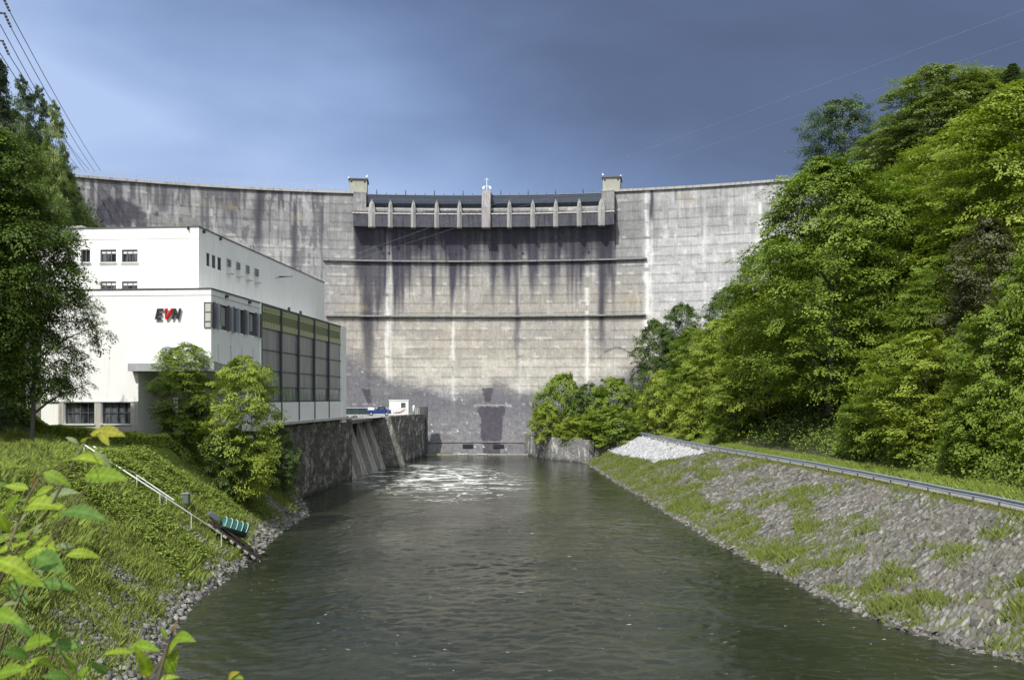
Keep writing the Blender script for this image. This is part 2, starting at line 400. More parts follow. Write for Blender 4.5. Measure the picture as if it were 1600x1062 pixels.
    for sx, sw, y0, y1, k in ((571, 5, 350, 610, .75), (578, 6, 350, 650, .72), (560, 3, 350, 470, .55), (592, 2.5, 350, 520, .4), (640, 5, 350, 470, .45), (660, 3, 350, 480, .45), (688, 2.5, 350, 450, .4),
                              (770, 3.5, 350, 500, .62), (808, 3.5, 350, 620, .62), (802, 4, 350, 430, .6), (748, 3, 350, 440, .4), (731, 2, 350, 560, .3),
                              (940, 4.5, 352, 590, .82), (946, 4, 352, 500, .6), (955, 3, 352, 470, .5), (933, 3, 352, 430, .5), (905, 3, 352, 460, .35), (860, 3, 352, 440, .3),
                              (1018, 3.0, 292, 360, .85), (1055, 1.2, 288, 326, .7), (1060, 1, 330, 348, .5),
                              (404, 6, 288, 420, .72), (411, 3, 288, 345, .5), (460, 4, 318, 470, .72), (350, 3, 290, 370, .4), (440, 3, 290, 330, .5), (375, 2.5, 300, 360, .3),
                              (182, 5, 280, 310, .6), (150, 6, 280, 345, .45), (290, 2.5, 290, 330, .4), (496, 2, 288, 330, .4), (270, 3, 300, 350, .4)):
        w = sw*1.25*(.65+.7*vn(z*.4, s*0+sx, 91)); f = np.exp(-np.abs((px-sx-1.6*(vn(z*.3, s*0+sx, 92)-.5))/w)**2.6)
        f = f*sst(y0-4, y0+6, py)*(1-sst(y0+(y1-y0)*.55, y1, py))
        col = mixc(col, c3(.050, .049, .064), f*min(1, k*1.25))
    # wing streaking from the coping
    wing = (1-cen)*(py < 460)
    top = np.interp(px, [110, 300, 540, 757, 975, 1245], [272, 284, 297, 303, 297, 277])
    L = 8+70*vn(s*1.2, z*0, 101)**3+26*(vn(s*.3, z*0, 102) > .6)
    f = wing*(1-sst(-8, 8, py-top-L))*(vn(s*2.0, z*.03, 103) > .45)*(1-.65*sst(985, 1010, px))*(1-.85*sst(500, 512, px)*(1-sst(990, 1005, px)))
    col = mixc(col, c3(.075, .072, .09), f*.72)
    f = wing*(1-sst(500, 520, px))*(fbm(s*.85, z*.10, 104) > .53)*(fbm(s*.2, z*.25, 105) > .42)
    col = mixc(col, c3(.085, .085, .105), f*.6)
    f = (1-sst(500, 520, px))*(vn(s*1.7, z*.12, 106) > .74)*(fbm(s*.25, z*.3, 107) > .50)
    col = mixc(col, c3(.42, .43, .45), f*.4)
    wing_shadow = np.exp(-((px-185)/55)**2-((py-335)/30)**2)+.45*(mid-.5)+.5*(vn(s*.9, z*.2, 109)-.5)  # tree shadow on the left wing, painted into the albedo
    col = mixc(col, c3(.045, .045, .062), sst(.42, .60, wing_shadow)*.85)
    # rust tints
    for rx, ry_, rw in ((305, 317, 16), (470, 340, 14), (275, 352, 20), (1070, 310, 22), (990, 470, 25), (360, 322, 20), (560, 480, 16)):
        f = np.exp(-((px-rx)/rw)**2-((py-ry_)/(rw*.35))**2)*(vn(s*1.8, z*.4, 111) > .45)
        col = mixc(col, c3(.33, .26, .14), f*.35)
    # wet fan under the bottom outlet, smaller ones above and to the left
    cx = 768+2*(mid-.5); hw = np.interp(py, [632, 640, 665, 700, 712], [18, 21, 16, 12, 13])+4*(vn(z*1.2, s*0, 121)-.5)
    f = (np.abs(px-cx) < hw)*(py > 633+3*vn(s, z*0, 122))
    col = mixc(col, c3(.052, .046, .062), f*.85)
    f = (np.abs(px-762) < np.interp(py, [604, 612, 630], [10, 8, 4]))*(py > 606)*(py < 628); col = mixc(col, c3(.05, .045, .06), f*.8)
    f = (np.abs(px-(572+(py-608)*.25)) < np.interp(py, [606, 612, 632], [7, 6, 3]))*(py > 607)*(py < 630); col = mixc(col, c3(.045, .04, .055), f*.8)
    f = (np.abs(py-(631+.06*np.abs(px-768)+2*vn(s*.8, z*0, 123))) < 1.4)*(np.abs(px-770) < 30); col = mixc(col, c3(.33, .33, .33), f*.7)
    # crack / old lichen line on the right
    yy = 552-9*np.sin((px-940)/16.)*np.exp(-((px-962)/26.)**2)+.0*px
    f = (np.abs(py-yy) < 1.2)*(px > 945)*(px < 990); col = mixc(col, c3(.07, .065, .08), f*.8)
    # pale patch block
    f = ((px > 605) & (px < 633) & (py > 524) & (py < 554))*1.0; col = mixc(col, c3(.47, .45, .41), f*.4)
    col = col*(1+.30*(fine-.5)+.22*(mid-.5)+.16*(fbm(s*5, z*5, 24, 2)-.5))[..., None]
    col = col*(1+.16*(vn(s*3.2, z*.25, 25)-.5))[..., None]
    col = col*np.array([.965, .962, .945]); return np.clip(col, .02, .85)
def m_dam(t, p):
    pos = P(t); n = t.noise(pos, 3.5, 6, .7); n2 = t.noise(pos, 1.0, 4, .6, (3.0, 3.0, .25))
    c = t.mix(1.0, t.attr('tone', 'Color'), t.ramp(n, [(.25, .78), (.75, 1.2)]), 'MULTIPLY')
    c = t.mix(1.0, c, t.ramp(n2, [(.3, .84), (.7, 1.12)]), 'MULTIPLY')
    setc(t, p, c); bump(t, p, n, .35, .08)
M_dam = mat('weathered_concrete', rough=.9, fn=m_dam, spec=.2)
def m_conc(c, var=.3, sc=1.0):
    def fn(t, p):
        pos = P(t); n = t.noise(pos, 2.2*sc, 6, .65); n2 = t.noise(pos, 1.3*sc, 4, .6, (2.5, 2.5, .2))
        col = t.mix(n, tuple(k*(1-var) for k in c), tuple(k*(1+var) for k in c))
        setc(t, p, t.mix(t.ramp(n2, [(.5, 0.0), (.68, .75)]), col, tuple(k*.32 for k in c))); bump(t, p, n, .3, .05)
    return mat('concrete', rough=.9, fn=fn, spec=.2)
M_conc = m_conc((.36, .35, .34)); M_concD = m_conc((.14, .135, .13), .35); M_concL = m_conc((.46, .45, .42), .2)

dam = thing('concrete_dam', 'tall curved grey concrete dam with stained face closing the valley', 'dam', (ACX, 190, 0))
bpy.context.view_layer.update()
DL = Vector((ACX, 190, 0))
def dam_section(s0, s1, ztop, extra):
    ns = max(3, int((s1-s0)/.27)); nz = 205
    ss = np.linspace(s0, s1, ns); vv = np.linspace(0, 1, nz); zz = -2+(ztop+2)*vv
    Sg, Zg = np.meshgrid(ss, zz, indexing='ij')
    off = corb(Zg) if extra else np.zeros_like(Zg)
    X, Y, Z = dpt(Sg, Zg, off)
    px = 800+F*X/Y; py = HY-(Z-CZ)*F/Y
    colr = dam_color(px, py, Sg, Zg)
    V = np.stack([X, Y, Z], -1).reshape(-1, 3); k = nz
    i = np.arange((ns-1)*(nz-1)); a = (i//(k-1))*k+i % (k-1)
    Fc = [np.stack([a, a+1, a+k+1, a+k], -1)[:, ::-1]]
    C = [colr.reshape(-1, 3)]; base = len(V)
    # crest top and upstream face and ends
    xb, yb, _ = dpt(ss, np.full_like(ss, ztop), np.full_like(ss, -5.5))
    T = np.stack([xb, yb, np.full_like(xb, ztop)], -1); Bm = np.stack([xb, yb+6, np.full_like(xb, -2.)], -1)
    V = np.concatenate([V, T, Bm]); C.append(np.full((2*ns, 3), .3))
    j = np.arange(ns-1); tf = j*nz+nz-1
    Fc.append(np.stack([tf, tf+nz, base+j+1, base+j], -1))
    Fc.append(np.stack([base+j, base+j+1, base+ns+j+1, base+ns+j], -1))
    # end caps as strips: front column to matching back line
    for e in (0, ns-1):
        q = np.arange(nz-1); fcol = e*nz+q
        b0 = len(V); zz_ = zz; xbk, ybk, _ = dpt(np.full(nz, ss[e]), np.full(nz, 55.), np.full(nz, -5.5))
        V = np.concatenate([V, np.stack([xbk, ybk, zz_], -1)]); C.append(np.full((nz, 3), .26))
        Fc.append(np.stack([fcol, fcol+1, b0+q+1, b0+q], -1))
    C = np.concatenate(C); C = np.concatenate([C, np.ones((len(C), 1))], -1)
    return V, np.concatenate(Fc), C
VV, FF, CC = [], [], []; nb = 0
for s0, s1, zt, ex in ((S_L, S_A, ZW, 0), (S_A, S_B, ZW, 1), (S_B, S_C, ZS, 1), (S_C, S_D, ZW, 1), (S_D, S_R, ZW, 0)):
    v, f, c = dam_section(s0, s1, zt, ex); VV.append(v-np.array(DL)); FF.append(f+nb); CC.append(c); nb += len(v)
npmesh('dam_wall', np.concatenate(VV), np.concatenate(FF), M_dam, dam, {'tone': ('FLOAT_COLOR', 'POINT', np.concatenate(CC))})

def arc_bar(name, s0, s1, z0, z1, o0, o1, m, parent=None, step=2.0, fn=None):
    """bar following the arch: z0..z1, offset o0 (back) to o1 (front)"""
    n = max(2, int(abs(s1-s0)/step)+1); mb = MB(); vs = []
    for k in range(n):
        s = s0+(s1-s0)*k/(n-1)
        for z, o in ((z0, o0), (z0, o1), (z1, o1), (z1, o0)): vs.append(dP(s, z, o))
    fs = [(0, 1, 2, 3), tuple(4*(n-1)+i for i in (3, 2, 1, 0))]
    for k in range(n-1):
        for i in range(4): fs.append((4*k+i, 4*k+(i+1) % 4, 4*k+4+(i+1) % 4, 4*k+4+i))
    mb.add([v-DL if parent is dam else v for v in vs], fs)
    return mb.build(name, m, parent)
# coping of both wings
arc_bar('coping', S_L, S_B+.02, ZW+.003, ZW+.5, -5.6, .45, M_conc, dam)
arc_bar('coping', S_C-.02, S_R, ZW+.003, ZW+.5, -5.6, .45, M_conc, dam)
M_ledge = m_conc((.20, .195, .19), .4)
# ledges across the face
sl0, sl1 = s_at(505, 40), s_at(1011, 40)
arc_bar('gallery_ledge', sl0, sl1, 40.40, 40.72, -.2, .75, M_ledge, dam)
sl0, sl1 = s_at(509, 28), s_at(1009, 28)
arc_bar('gallery_ledge', sl0, sl1, 28.4, 28.72, -.3, .85, M_ledge, dam)
arc_bar('base_ledge', s_at(662, 2), s_at(842, 2), 2.3, 2.5, -.3, .22, M_ledge, dam)
# spillway lip box with dark weathered front
M_lip = m_conc((.075, .075, .095), .55, .6)
lip = arc_bar('spillway_lip', S_A, S_D, 47.5, 50.15, 0.2, 3.3, M_lip, dam)
arc_bar('lip_coping', S_A-.1, S_D+.1, 50.153, 50.4, 1.0, 3.45, M_concL, dam)
# pale crest strip over which the water falls
arc_bar('overflow_crest', S_B+.05, S_C-.05, 50.3, 51.75, 0.6, 2.0, M_concL, dam)
# flow splitters standing on the lip
M_pier = m_conc((.32, .315, .31), .3)
for k, px in enumerate((581, 610, 646, 682.5, 718, 796, 832.5, 868.5, 905, 940)):
    s = s_at(px, 50, 3.0); w = .52 if k not in (0, 9) else .75
    mb = MB()
    def q(ds, z, o): return dP(s+ds, z, o)-DL
    rows = [(47.35, w, 3.95, 0), (50.6, w, 3.95, 0), (52.2, w*.72, 3.7, 0), (53.35, .08, 3.0, 0)]
    vs = []
    for z, hw, of, _ in rows:
        vs += [q(-hw, z, 1.6), q(-hw, z, of-.5), q(0, z, of), q(hw, z, of-.5), q(hw, z, 1.6)]
    fs = [(0, 1, 2, 3, 4), (19, 18, 17, 16, 15)]
    for r in range(3):
        for i in range(5): fs.append((5*r+i, 5*r+(i+1) % 5, 5*r+5+(i+1) % 5, 5*r+5+i))
    mb.add(vs, fs).build('splitter_pier', M_pier, dam)
# big centre pier
s0 = s_at(760, 50, 3); a = s_at(753, 50, 3); b = s_at(766.5, 50, 3); mb = MB(); vs = []
for s, z, o in ((a, 47.3, 4.1), (b, 47.3, 4.1), (b, 51.5, 4.0), (a, 51.5, 4.0), (a, 55.3, 3.2), (b, 55.3, 3.2)): vs.append(dP(s, z, o)-DL)
for s, z, o in ((a, 47.3, .2), (b, 47.3, .2), (b, 51.5, .2), (a, 51.5, .2), (a, 55.3, -5), (b, 55.3, -5)): vs.append(dP(s, z, o)-DL)
mb.add(vs, [(0, 1, 2, 3), (3, 2, 5, 4), (6, 9, 8, 7), (9, 10, 11, 8), (0, 3, 9, 6), (3, 4, 10, 9), (1, 7, 8, 2), (2, 8, 11, 5), (4, 5, 11, 10), (0, 6, 7, 1)])
cp = mb.build('centre_pier', m_conc((.30, .28, .29), .35), dam)
M_lamp = mat('white_metal', (.75, .78, .8), .4)
mb = MB(); c0 = dP(s0, 55.3, 1.5)-DL
mb.tube([c0+Vector((0, 0, 0)), c0+Vector((0, 0, 3.1))], .07, 6)
mb.tube([c0+Vector((-.7, 0, 1.25)), c0+Vector((.7, 0, 1.25))], .06, 6); mb.tube([c0+Vector((-.5, 0, 2.7)), c0+Vector((.5, 0, 2.7))], .04, 6)
for sx in (-.7, .7): mb.box(c0+Vector((sx, -.1, .9)), (.45, .35, .5)); mb.tube([c0+Vector((sx, 0, 0)), c0+Vector((sx, 0, .8))], .05, 6)
mb.build('lamp_mast', M_lamp, dam)
# long curved flap gates
def m_gate(t, p):
    n = t.noise(P(t), 2.0, 4, .6, (1, 1, .5)); setc(t, p, t.mix(n, (.010, .014, .024), (.035, .046, .066)))
M_gate = mat('gate_steel', rough=.38, metal=.3, fn=m_gate)
M_blue = mat('blue_grey_steel', (.06, .08, .11), .45)
for g0, g1 in ((S_B+.1, a-.1), (b+.1, S_C-.1)):
    ns = 30; prof = [(51.6, .25), (51.75, .8), (52.2, 1.35), (52.8, 1.62), (53.4, 1.55), (53.9, 1.2), (54.35, .7), (54.6, .55), (54.6, .25)]
    mb = MB(); vs = []; fs = []; k = len(prof)
    for i in range(ns):
        s = g0+(g1-g0)*i/(ns-1)
        vs += [dP(s, z, o)-DL for z, o in prof]
    for i in range(ns-1):
        for j in range(k): fs.append((i*k+j, i*k+(j+1) % k, (i+1)*k+(j+1) % k, (i+1)*k+j))
    fs += [tuple(range(k)), tuple((ns-1)*k+j for j in reversed(range(k)))]
    gt = mb.add(vs, fs).build('flap_gate', M_gate, dam, smooth=False)
    mb = MB(); mb.tube([dP(g0+(g1-g0)*i/24, 54.78, .45)-DL for i in range(25)], .16, 8)
    m_ = 12
    for i in range(m_+1):
        s = g0+(g1-g0)*i/m_; mb.box(dP(s, 55.0, .45)-DL, (.16, .2, .5)); 
        if i % 3 == 1: mb.box(dP(s, 55.4, .45)-DL, (.18, .2, 1.0))
    mb.build('gate_rim', M_blue, gt)
# gatehouses on the crest
M_house = simple_dirty('cream_render', (.33, .33, .28), .85, 0, .2); M_dark = mat('dark_opening', (.02, .022, .028), .35)
M_roofm = mat('roof_metal', (.08, .09, .09), .6)
for (pa, pb, lab) in ((546, 573.5, 'gatehouse beside the left gate'), (942, 969, 'gatehouse beside the right gate')):
    sa, sb = s_at(pa, 56, 0), s_at(pb, 56, 0)
    pA, pB = dP(sa, ZW+.5, .35), dP(sb, ZW+.5, .35); u = (pB-pA); w = u.length; u.normalize(); v = Vector((-u.y, u.x, 0)); c = (pA+pB)/2
    h = 2.5
    mb = MB(); mb.box(c+v*2.2+Vector((0, 0, h/2))-DL, (w, 4.4, h), u, v); gh = mb.build('gatehouse', M_house, dam)
    mb = MB(); mb.box(c+v*2.2+Vector((0, 0, h+.12))-DL, (w+.5, 5.0, .22), u, v); mb.build('roof', M_roofm, gh)
    for dx in (-.38, .38): MB().box(c+u*w*dx+v*(-.02)+Vector((0, 0, h-.45))-DL, (.4, .06, .3), u, v).build('window', M_dark, gh)
    MB().box(c+u*(w/2+.02)+v*2.2+Vector((0, 0, 1.3))-DL, (.06, 1.1, 1.2), u, v).build('window', M_dark, gh)
    mb = MB(); sx = 1 if pa < 700 else -1
    mb.tube([c+u*sx*(w/2)+Vector((0, 0, h))-DL, c+u*sx*(w/2+.1)+Vector((0, 0, h+1.1))-DL], .05, 6)
    mb.box(c+u*sx*(w/2)+Vector((0, -.2, h+.65))-DL, (.35, .3, .3)); mb.build('floodlight', M_lamp, gh); mb = MB(); mb.box(c+u*(-sx)*(w/2+.1)+Vector((0, -.2, h+.3))-DL, (.25, .3, .25))
    mb.build('floodlight', M_lamp, gh)
# parapet railings
M_rail = mat('galvanised_steel', (.42, .46, .52), .45, .6)
def crest_rail(s0, s1):
    mb = MB(); n = int((s1-s0)/2.6)
    for zz in (56.15, 56.6, ): mb.tube([dP(s0+(s1-s0)*i/n, zz, .1)-DL for i in range(n+1)], .04, 5)
    for i in range(n+1): mb.tube([dP(s0+(s1-s0)*i/n, ZW+.45, .1)-DL, dP(s0+(s1-s0)*i/n, 56.6, .1)-DL], .045, 5)
    mb.build('crest_railing', M_rail, dam)
crest_rail(S_L, s_at(538))
# outlets at the foot, drain holes below the lip
for px in (731, 779):
    c = dP(s_at(px, 2), 2.0-.15, .02)-DL
    MB().box(c+Vector((0, -.1, -.3)), (2.1, .7, .75)).build('outlet_opening', M_dark, dam)
for px in (598, 608, 702, 713, 817, 911, 920):
    c = dP(s_at(px, 42.2), 42.3, corb(np.float64(42.3)))-DL
    o = MB().tube([c+Vector((0, .3, 0)), c+Vector((0, -.08, 0))], .27, 10).build('drain_pipe', M_dark, dam)
# ------------------------------------------------------------ sill and pool edge at the foot of the dam
mb = MB(); mb.b2((-17.5, 177.4, -1), (5.2, 179.0, .18))
tag(mb.build('concrete_sill', m_conc((.28, .28, .25), .4)), 'low wet concrete sill across the water at the foot of the dam', 'sill')
mb = MB(); rs = np.random.RandomState(3)
mb.b2((-17, 178, .1), (-12.2, 180.5, .3))
tag(mb.build('algae', mat('algae', (.11, .13, .03), .9)), kind='stuff', label='yellow green algae on the sill below the dam', cat='algae')
for x0, x1 in ((-10.7, -8.8), (-7, -4.9), (3.0, 4.6)):
    tag(MB().b2((x0, 176.9, .05), (x1, 177.35, .33)).build('sill_block', M_concL, bevel=.04),
        {-10.7: 'leftmost pale block on the sill at the dam foot', -7: 'middle pale block on the sill at the dam foot', 3.0: 'pale block on the sill at its right end'}[x0], 'block', 'pale blocks on the sill')

# ------------------------------------------------------------ power station
BD = Vector((.078, 1, 0)).normalized(); BF = Vector((-1, .078, 0)).normalized()   # side runs away, front runs left
class Facade:
    """vertical wall plane: u along ud from o, z up; n is the outward normal"""
    def __init__(s, o, ud, n): s.o = Vector(o); s.u = Vector(ud); s.n = Vector(n)
    def hit(s, px, py):
        d = Vector(((px-800)/F, 1, -(py-HY)/F)); e = Vector((0, 0, CZ))
        t = (s.o-e).dot(s.n)/d.dot(s.n); p = e+d*t
        return (p-s.o).dot(s.u), p.z
    def p(s, u, z, out=0.0): q = s.o+s.u*u+s.n*out; return Vector((q.x, q.y, z))
    def rect(s, x0, y0, x1, y1, yl=None, yr=None):
        """pixel rectangle -> u0,z0,u1,z1 using the left-edge rows"""
        u0, zt = s.hit(x0, y0); _, zb = s.hit(x0, y1); u1, _ = s.hit(x1, y0)
        return min(u0, u1), zb, max(u0, u1), zt
def wall_holes(mb, fc, u0, u1, z0, z1, holes, depth=.22, mi=0):
    us = sorted({u0, u1, *[h[0] for h in holes], *[h[2] for h in holes]}); zs = sorted({z0, z1, *[h[1] for h in holes], *[h[3] for h in holes]})
    us = [u for u in us if u0 <= u <= u1]; zs = [z for z in zs if z0 <= z <= z1]
    for i in range(len(us)-1):
        for j in range(len(zs)-1):
            cu, cz = (us[i]+us[i+1])/2, (zs[j]+zs[j+1])/2
            if any(h[0] < cu < h[2] and h[1] < cz < h[3] for h in holes): continue
            mb.quad(fc.p(us[i], zs[j]), fc.p(us[i+1], zs[j]), fc.p(us[i+1], zs[j+1]), fc.p(us[i], zs[j+1]), mi)
    for h in holes:
        a, b, c, d = h
        for (p, q) in (((a, b), (c, b)), ((c, b), (c, d)), ((c, d), (a, d)), ((a, d), (a, b))):
            mb.quad(fc.p(*p), fc.p(*q), fc.p(*q, -depth), fc.p(*p, -depth), mi)
def m_render(t, p):
    pos = P(t); n = t.noise(pos, .6, 5, .6); n2 = t.noise(pos, 1.2, 5, .65, (3, 3, .16))
    c = t.mix(n, (.70, .705, .69), (.82, .82, .805)); c = t.mix(t.ramp(n2, [(.54, 0.0), (.72, .5)]), c, (.50, .50, .47))
    setc(t, p, c)
M_white = mat('white_render', rough=.85, fn=m_render, spec=.2)
M_sash = mat('window_frame', (.10, .105, .11), .5); M_sashL = mat('pale_frame', (.55, .56, .54), .5)
def m_glass(t, p):
    n = t.noise(P(t), .9, 3, .5, (2.5, 2.5, .3)); setc(t, p, t.mix(t.ramp(n, [(.42, 0.0), (.62, 1.0)]), (.015, .018, .022), (.11, .12, .13)))
M_glass = mat('window_glass', rough=.08, fn=m_glass, spec=.6)
M_stone = m_conc((.40, .38, .35), .15)
M_cap = mat('parapet_cap', (.10, .10, .11), .5, .3)
A0 = Vector((-25.72, 76.6, 0)); LT = 20.72; BZ = 8.15
bld = thing('power_station', 'white flat-roofed power station with red and black lettering beside the river', 'building', (A0.x, A0.y, BZ))
BL = Vector((A0.x, A0.y, BZ))
def bb(mb, name, m, parent=bld, **kw):
    mb.v = [tuple(Vector(v)-BL) for v in mb.v]; return mb.build(name, m, parent, **kw)
front = Facade(A0, BF, -BD); side = Facade(A0, BD, -BF)
LEN = 43.4; WID = 15.2
def window(fc, r, cols=2, rows=1, inset=.2, frame=None, sill=True, fw=.09, blind=False, rowpos=None):
    u0, z0, u1, z1 = r; frame = frame or M_sash
    mb = MB()
    for a, b, c, d in ((u0, z0, u0+fw, z1), (u1-fw, z0, u1, z1), (u0+fw, z0, u1-fw, z0+fw), (u0+fw, z1-fw, u1-fw, z1)):
        p = fc.p((a+c)/2, (b+d)/2, -inset+.05); mb.box(p, (c-a, .1, d-b), fc.u, fc.n)
    for k in range(1, cols):
        u = u0+(u1-u0)*k/cols; mb.box(fc.p(u, (z0+z1)/2, -inset+.045), (fw*.7, .08, z1-z0-2*fw), fc.u, fc.n)
    for k in range(1, rows):
        z = z0+(z1-z0)*(rowpos if rowpos else k/rows); mb.box(fc.p((u0+u1)/2, z, -inset+.05), (u1-u0-2*fw, .075, fw*.7), fc.u, fc.n)
    w = bb(mb, 'window', frame)
    g = MB(); g.box(fc.p((u0+u1)/2, (z0+z1)/2, -inset-.02), (u1-u0-.01, .04, z1-z0-.01), fc.u, fc.n); bb(g, 'pane', M_glass, w)
    if sill: g = MB(); g.box(fc.p((u0+u1)/2, z0-.05, .05), (u1-u0+.2, .3, .09), fc.u, fc.n); bb(g, 'sill', M_sashL, w)
    if blind: g = MB(); g.box(fc.p((u0+u1)/2, z1-fw-.16, -inset+.02), (u1-u0-2*fw-.02, .06, .22), fc.u, fc.n); bb(g, 'blind', M_sashL, w)
    return w
# ---- lower block
ZP = front.hit(216, 574)[1]               # underside of the overhanging corner / canopy height
uP = front.hit(216, 600)[0]               # where the porch recess begins
gw = [front.rect(101, 628.5, 147.5, 662), front.rect(159, 628.5, 204, 662)]
rib_f = front.rect(320, 472, 331, 512); rib_f = (0, rib_f[1], rib_f[2], rib_f[3])
us0, zr1 = side.hit(334, 474); us1 = side.hit(405.5, 500)[0]; zr0 = rib_f[1]
slits = [side.rect(x-.8, y0, x+.9, y1) for x, y0, y1 in ((341, 537, 569), (360.5, 540, 572), (378, 543, 573), (395, 546, 575))]
slits = [(a, max(b, ZP+.25), c, d) for a, b, c, d in slits]
slits_z = (min(s_[1] for s_ in slits), max(s_[3] for s_ in slits))
slits = [(a, slits_z[0], c, slits_z[1]) for a, b, c, d in slits]
uB = side.hit(407, 500)[0]                # start of the glazed hall bays
mb = MB()
wall_holes(mb, front, uP, WID, BZ, LT, gw, .3)
wall_holes(mb, front, 0, uP, ZP, LT, [(0, rib_f[1], rib_f[2], rib_f[3])])
wall_holes(mb, side, 0, uB, ZP, LT, [(0, zr0, us1, rib_f[3])]+slits)
RD = 4.2                                  # porch depth
mb.quad(front.p(uP, BZ), front.p(uP, ZP), front.p(uP, ZP, -RD), front.p(uP, BZ, -RD))        # porch cheek
mb.quad(front.p(0, ZP), front.p(uP, ZP), front.p(uP, ZP, -RD), front.p(0, ZP, -RD))           # soffit
mb.quad(front.p(uP, BZ, -RD), front.p(2.5, BZ, -RD), front.p(2.5, ZP, -RD), front.p(uP, ZP, -RD))
mb.quad(side.p(RD, BZ, -2.5), side.p(uB, BZ, -2.5), side.p(uB, ZP, -2.5), side.p(RD, ZP, -2.5))
mb.quad(side.p(0, ZP, 0), side.p(uB, ZP, 0), side.p(uB, ZP, -2.5), side.p(0, ZP, -2.5))
mb.quad(side.p(uB, BZ, 0), side.p(uB, ZP, 0), side.p(uB, ZP, -2.5), side.p(uB, BZ, -2.5))
mb.quad(side.p(uB, LT), side.p(LEN, LT), side.p(LEN, LT, -.4), side.p(uB, LT, -.4))
wn = MB()
far = lambda u, w, z: side.p(u, z, -w)
mb.quad(far(0, WID, BZ), far(LEN, WID, BZ), far(LEN, WID, LT), far(0, WID, LT))
mb.quad(far(LEN, 0, BZ), far(LEN, WID, BZ), far(LEN, WID, LT), far(LEN, 0, LT))
mb.quad(far(.0, 0, LT-.4), far(LEN, 0, LT-.4), far(LEN, WID, LT-.4), far(0, WID, LT-.4))
mb.quad(side.p(uB, BZ, -.5), side.p(LEN, BZ, -.5), side.p(LEN, LT, -.5), side.p(uB, LT, -.5))
bb(mb, 'rendered_wall', M_white)
# parapet caps and the shallow groove under them
mb = MB()
mb.box(front.p(WID/2, LT+.05, -.14), (WID+.1, .4, .12), front.u, front.n); mb.box(side.p(LEN/2+.1, LT+.053, -.14), (LEN-.3, .4, .12), side.u, side.n)
bb(mb, 'parapet_cap', M_cap)
M_line = mat('joint_shadow', (.42, .42, .41), .9)
mb = MB(); zg = front.hit(300, 461)[1]
mb.box(front.p(WID/2, zg, 0), (WID, .05, .05), front.u, front.n); mb.box(side.p(uB/2, zg, 0), (uB-.03, .05, .05), side.u, side.n)
bb(mb, 'wall_joint', M_line)
# stone plinth piers round the ground floor windows
mb = MB()
for a, b in ((204.8, 215.8), (148.2, 158.2), (92, 100.2)):
    u1, _ = front.hit(a, 640); u0, _ = front.hit(b, 640); mb.box(front.p((u0+u1)/2, (BZ+gw[0][3])/2, .03), (u1-u0, .1, gw[0][3]-BZ), front.u, front.n)
mb.box(front.p((uP+WID)/2, (BZ+gw[0][1])/2-.06, .02), (WID-uP-.02, .12, gw[0][1]-BZ-.14), front.u, front.n)
bb(mb, 'stone_pier', M_stone)
mb = MB(); mb.box(front.p((uP+WID)/2, gw[0][3]+.06, .05), (WID-uP, .14, .09), front.u, front.n); bb(mb, 'string_course', M_line)
for r in gw: window(front, r, 4, 2, .28, M_sash, True, .07, rowpos=.52)
# porch: canopy slab, slits, glazed doors
mb = MB(); cu = front.hit(207, 574)[0]; ct = front.hit(207, 568)[1]; cb = front.hit(207, 580)[1]
mb.box(front.p((cu-.0)/2-.3, (ct+cb)/2, .35), (cu+.6, .9, ct-cb), front.u, front.n)
mb.box(side.p(uB/2, (ct+cb)/2, .22), (uB-.1, .6, ct-cb-.01), side.u, side.n)
bb(mb, 'canopy', simple_dirty('canopy_concrete', (.33, .34, .36), .7))
M_beige = simple_dirty('beige_wall', (.50, .47, .38), .8, 0, .15)
mb = MB(); back = Facade(front.p(0, 0, -RD+.03), BF, -BD)
mb.quad(back.p(2.5, BZ+2.6), back.p(uP-.02, BZ+2.6), back.p(uP-.02, ZP-.02), back.p(2.5, ZP-.02)); bb(mb, 'porch_wall', M_beige)
mb = MB()
for u in (uP-.7, uP-1.4, uP-2.1): mb.box(back.p(u, ZP-1.3, .02), (.22, .06, 1.3), back.u, back.n)
bb(mb, 'slit_window', M_dark)
for u in (uP-1.3, uP-3.7): window(back, (u-1.1, BZ+.15, u+1.1, BZ+2.5), 2, 1, -.08, M_sash, False)
mb = MB(); mb.box(front.p(uP-2.9, (BZ+cb)/2, -1.2), (.45, .45, cb-BZ), front.u, front.n); bb(mb, 'column', M_stone)
# corner ribbon window with a translucent corner panel
rz0, rz1 = zr0, rib_f[3]
def m_pf(t, p):
    n = t.noise(P(t), 1.5, 3, .5); setc(t, p, t.mix(n, (.38, .38, .35), (.48, .475, .44)))
M_panel = mat('frosted_panel', rough=.4, fn=m_pf)
mb = MB(); mb.box(front.p(rib_f[2]/2, (rz0+rz1)/2, .02), (rib_f[2], .06, rz1-rz0), front.u, front.n); pn = bb(mb, 'frosted_panel', M_panel)
mb = MB()
for z in (rz0+.03, rz0+(rz1-rz0)*.25, rz0+(rz1-rz0)*.62, rz1-.03): mb.box(front.p(rib_f[2]/2, z, .06), (rib_f[2]+.06, .08, .06), front.u, front.n)
mb.box(front.p(rib_f[2], (rz0+rz1)/2, .06), (.07, .09, rz1-rz0), front.u, front.n); mb.box(front.p(-.03, (rz0+rz1)/2, .065), (.07, .09, rz1-rz0), front.u, front.n)
bb(mb, 'panel_frame', M_sash, pn)
rw = bb(MB().box(side.p(us1/2, (rz0+rz1)/2, -.2), (us1, .05, rz1-rz0), side.u, side.n), 'ribbon_window', M_glass)
fins = [333.5, 339, 355.5, 361, 363.5, 372, 381, 385, 398.5, 402.5, 405.5]
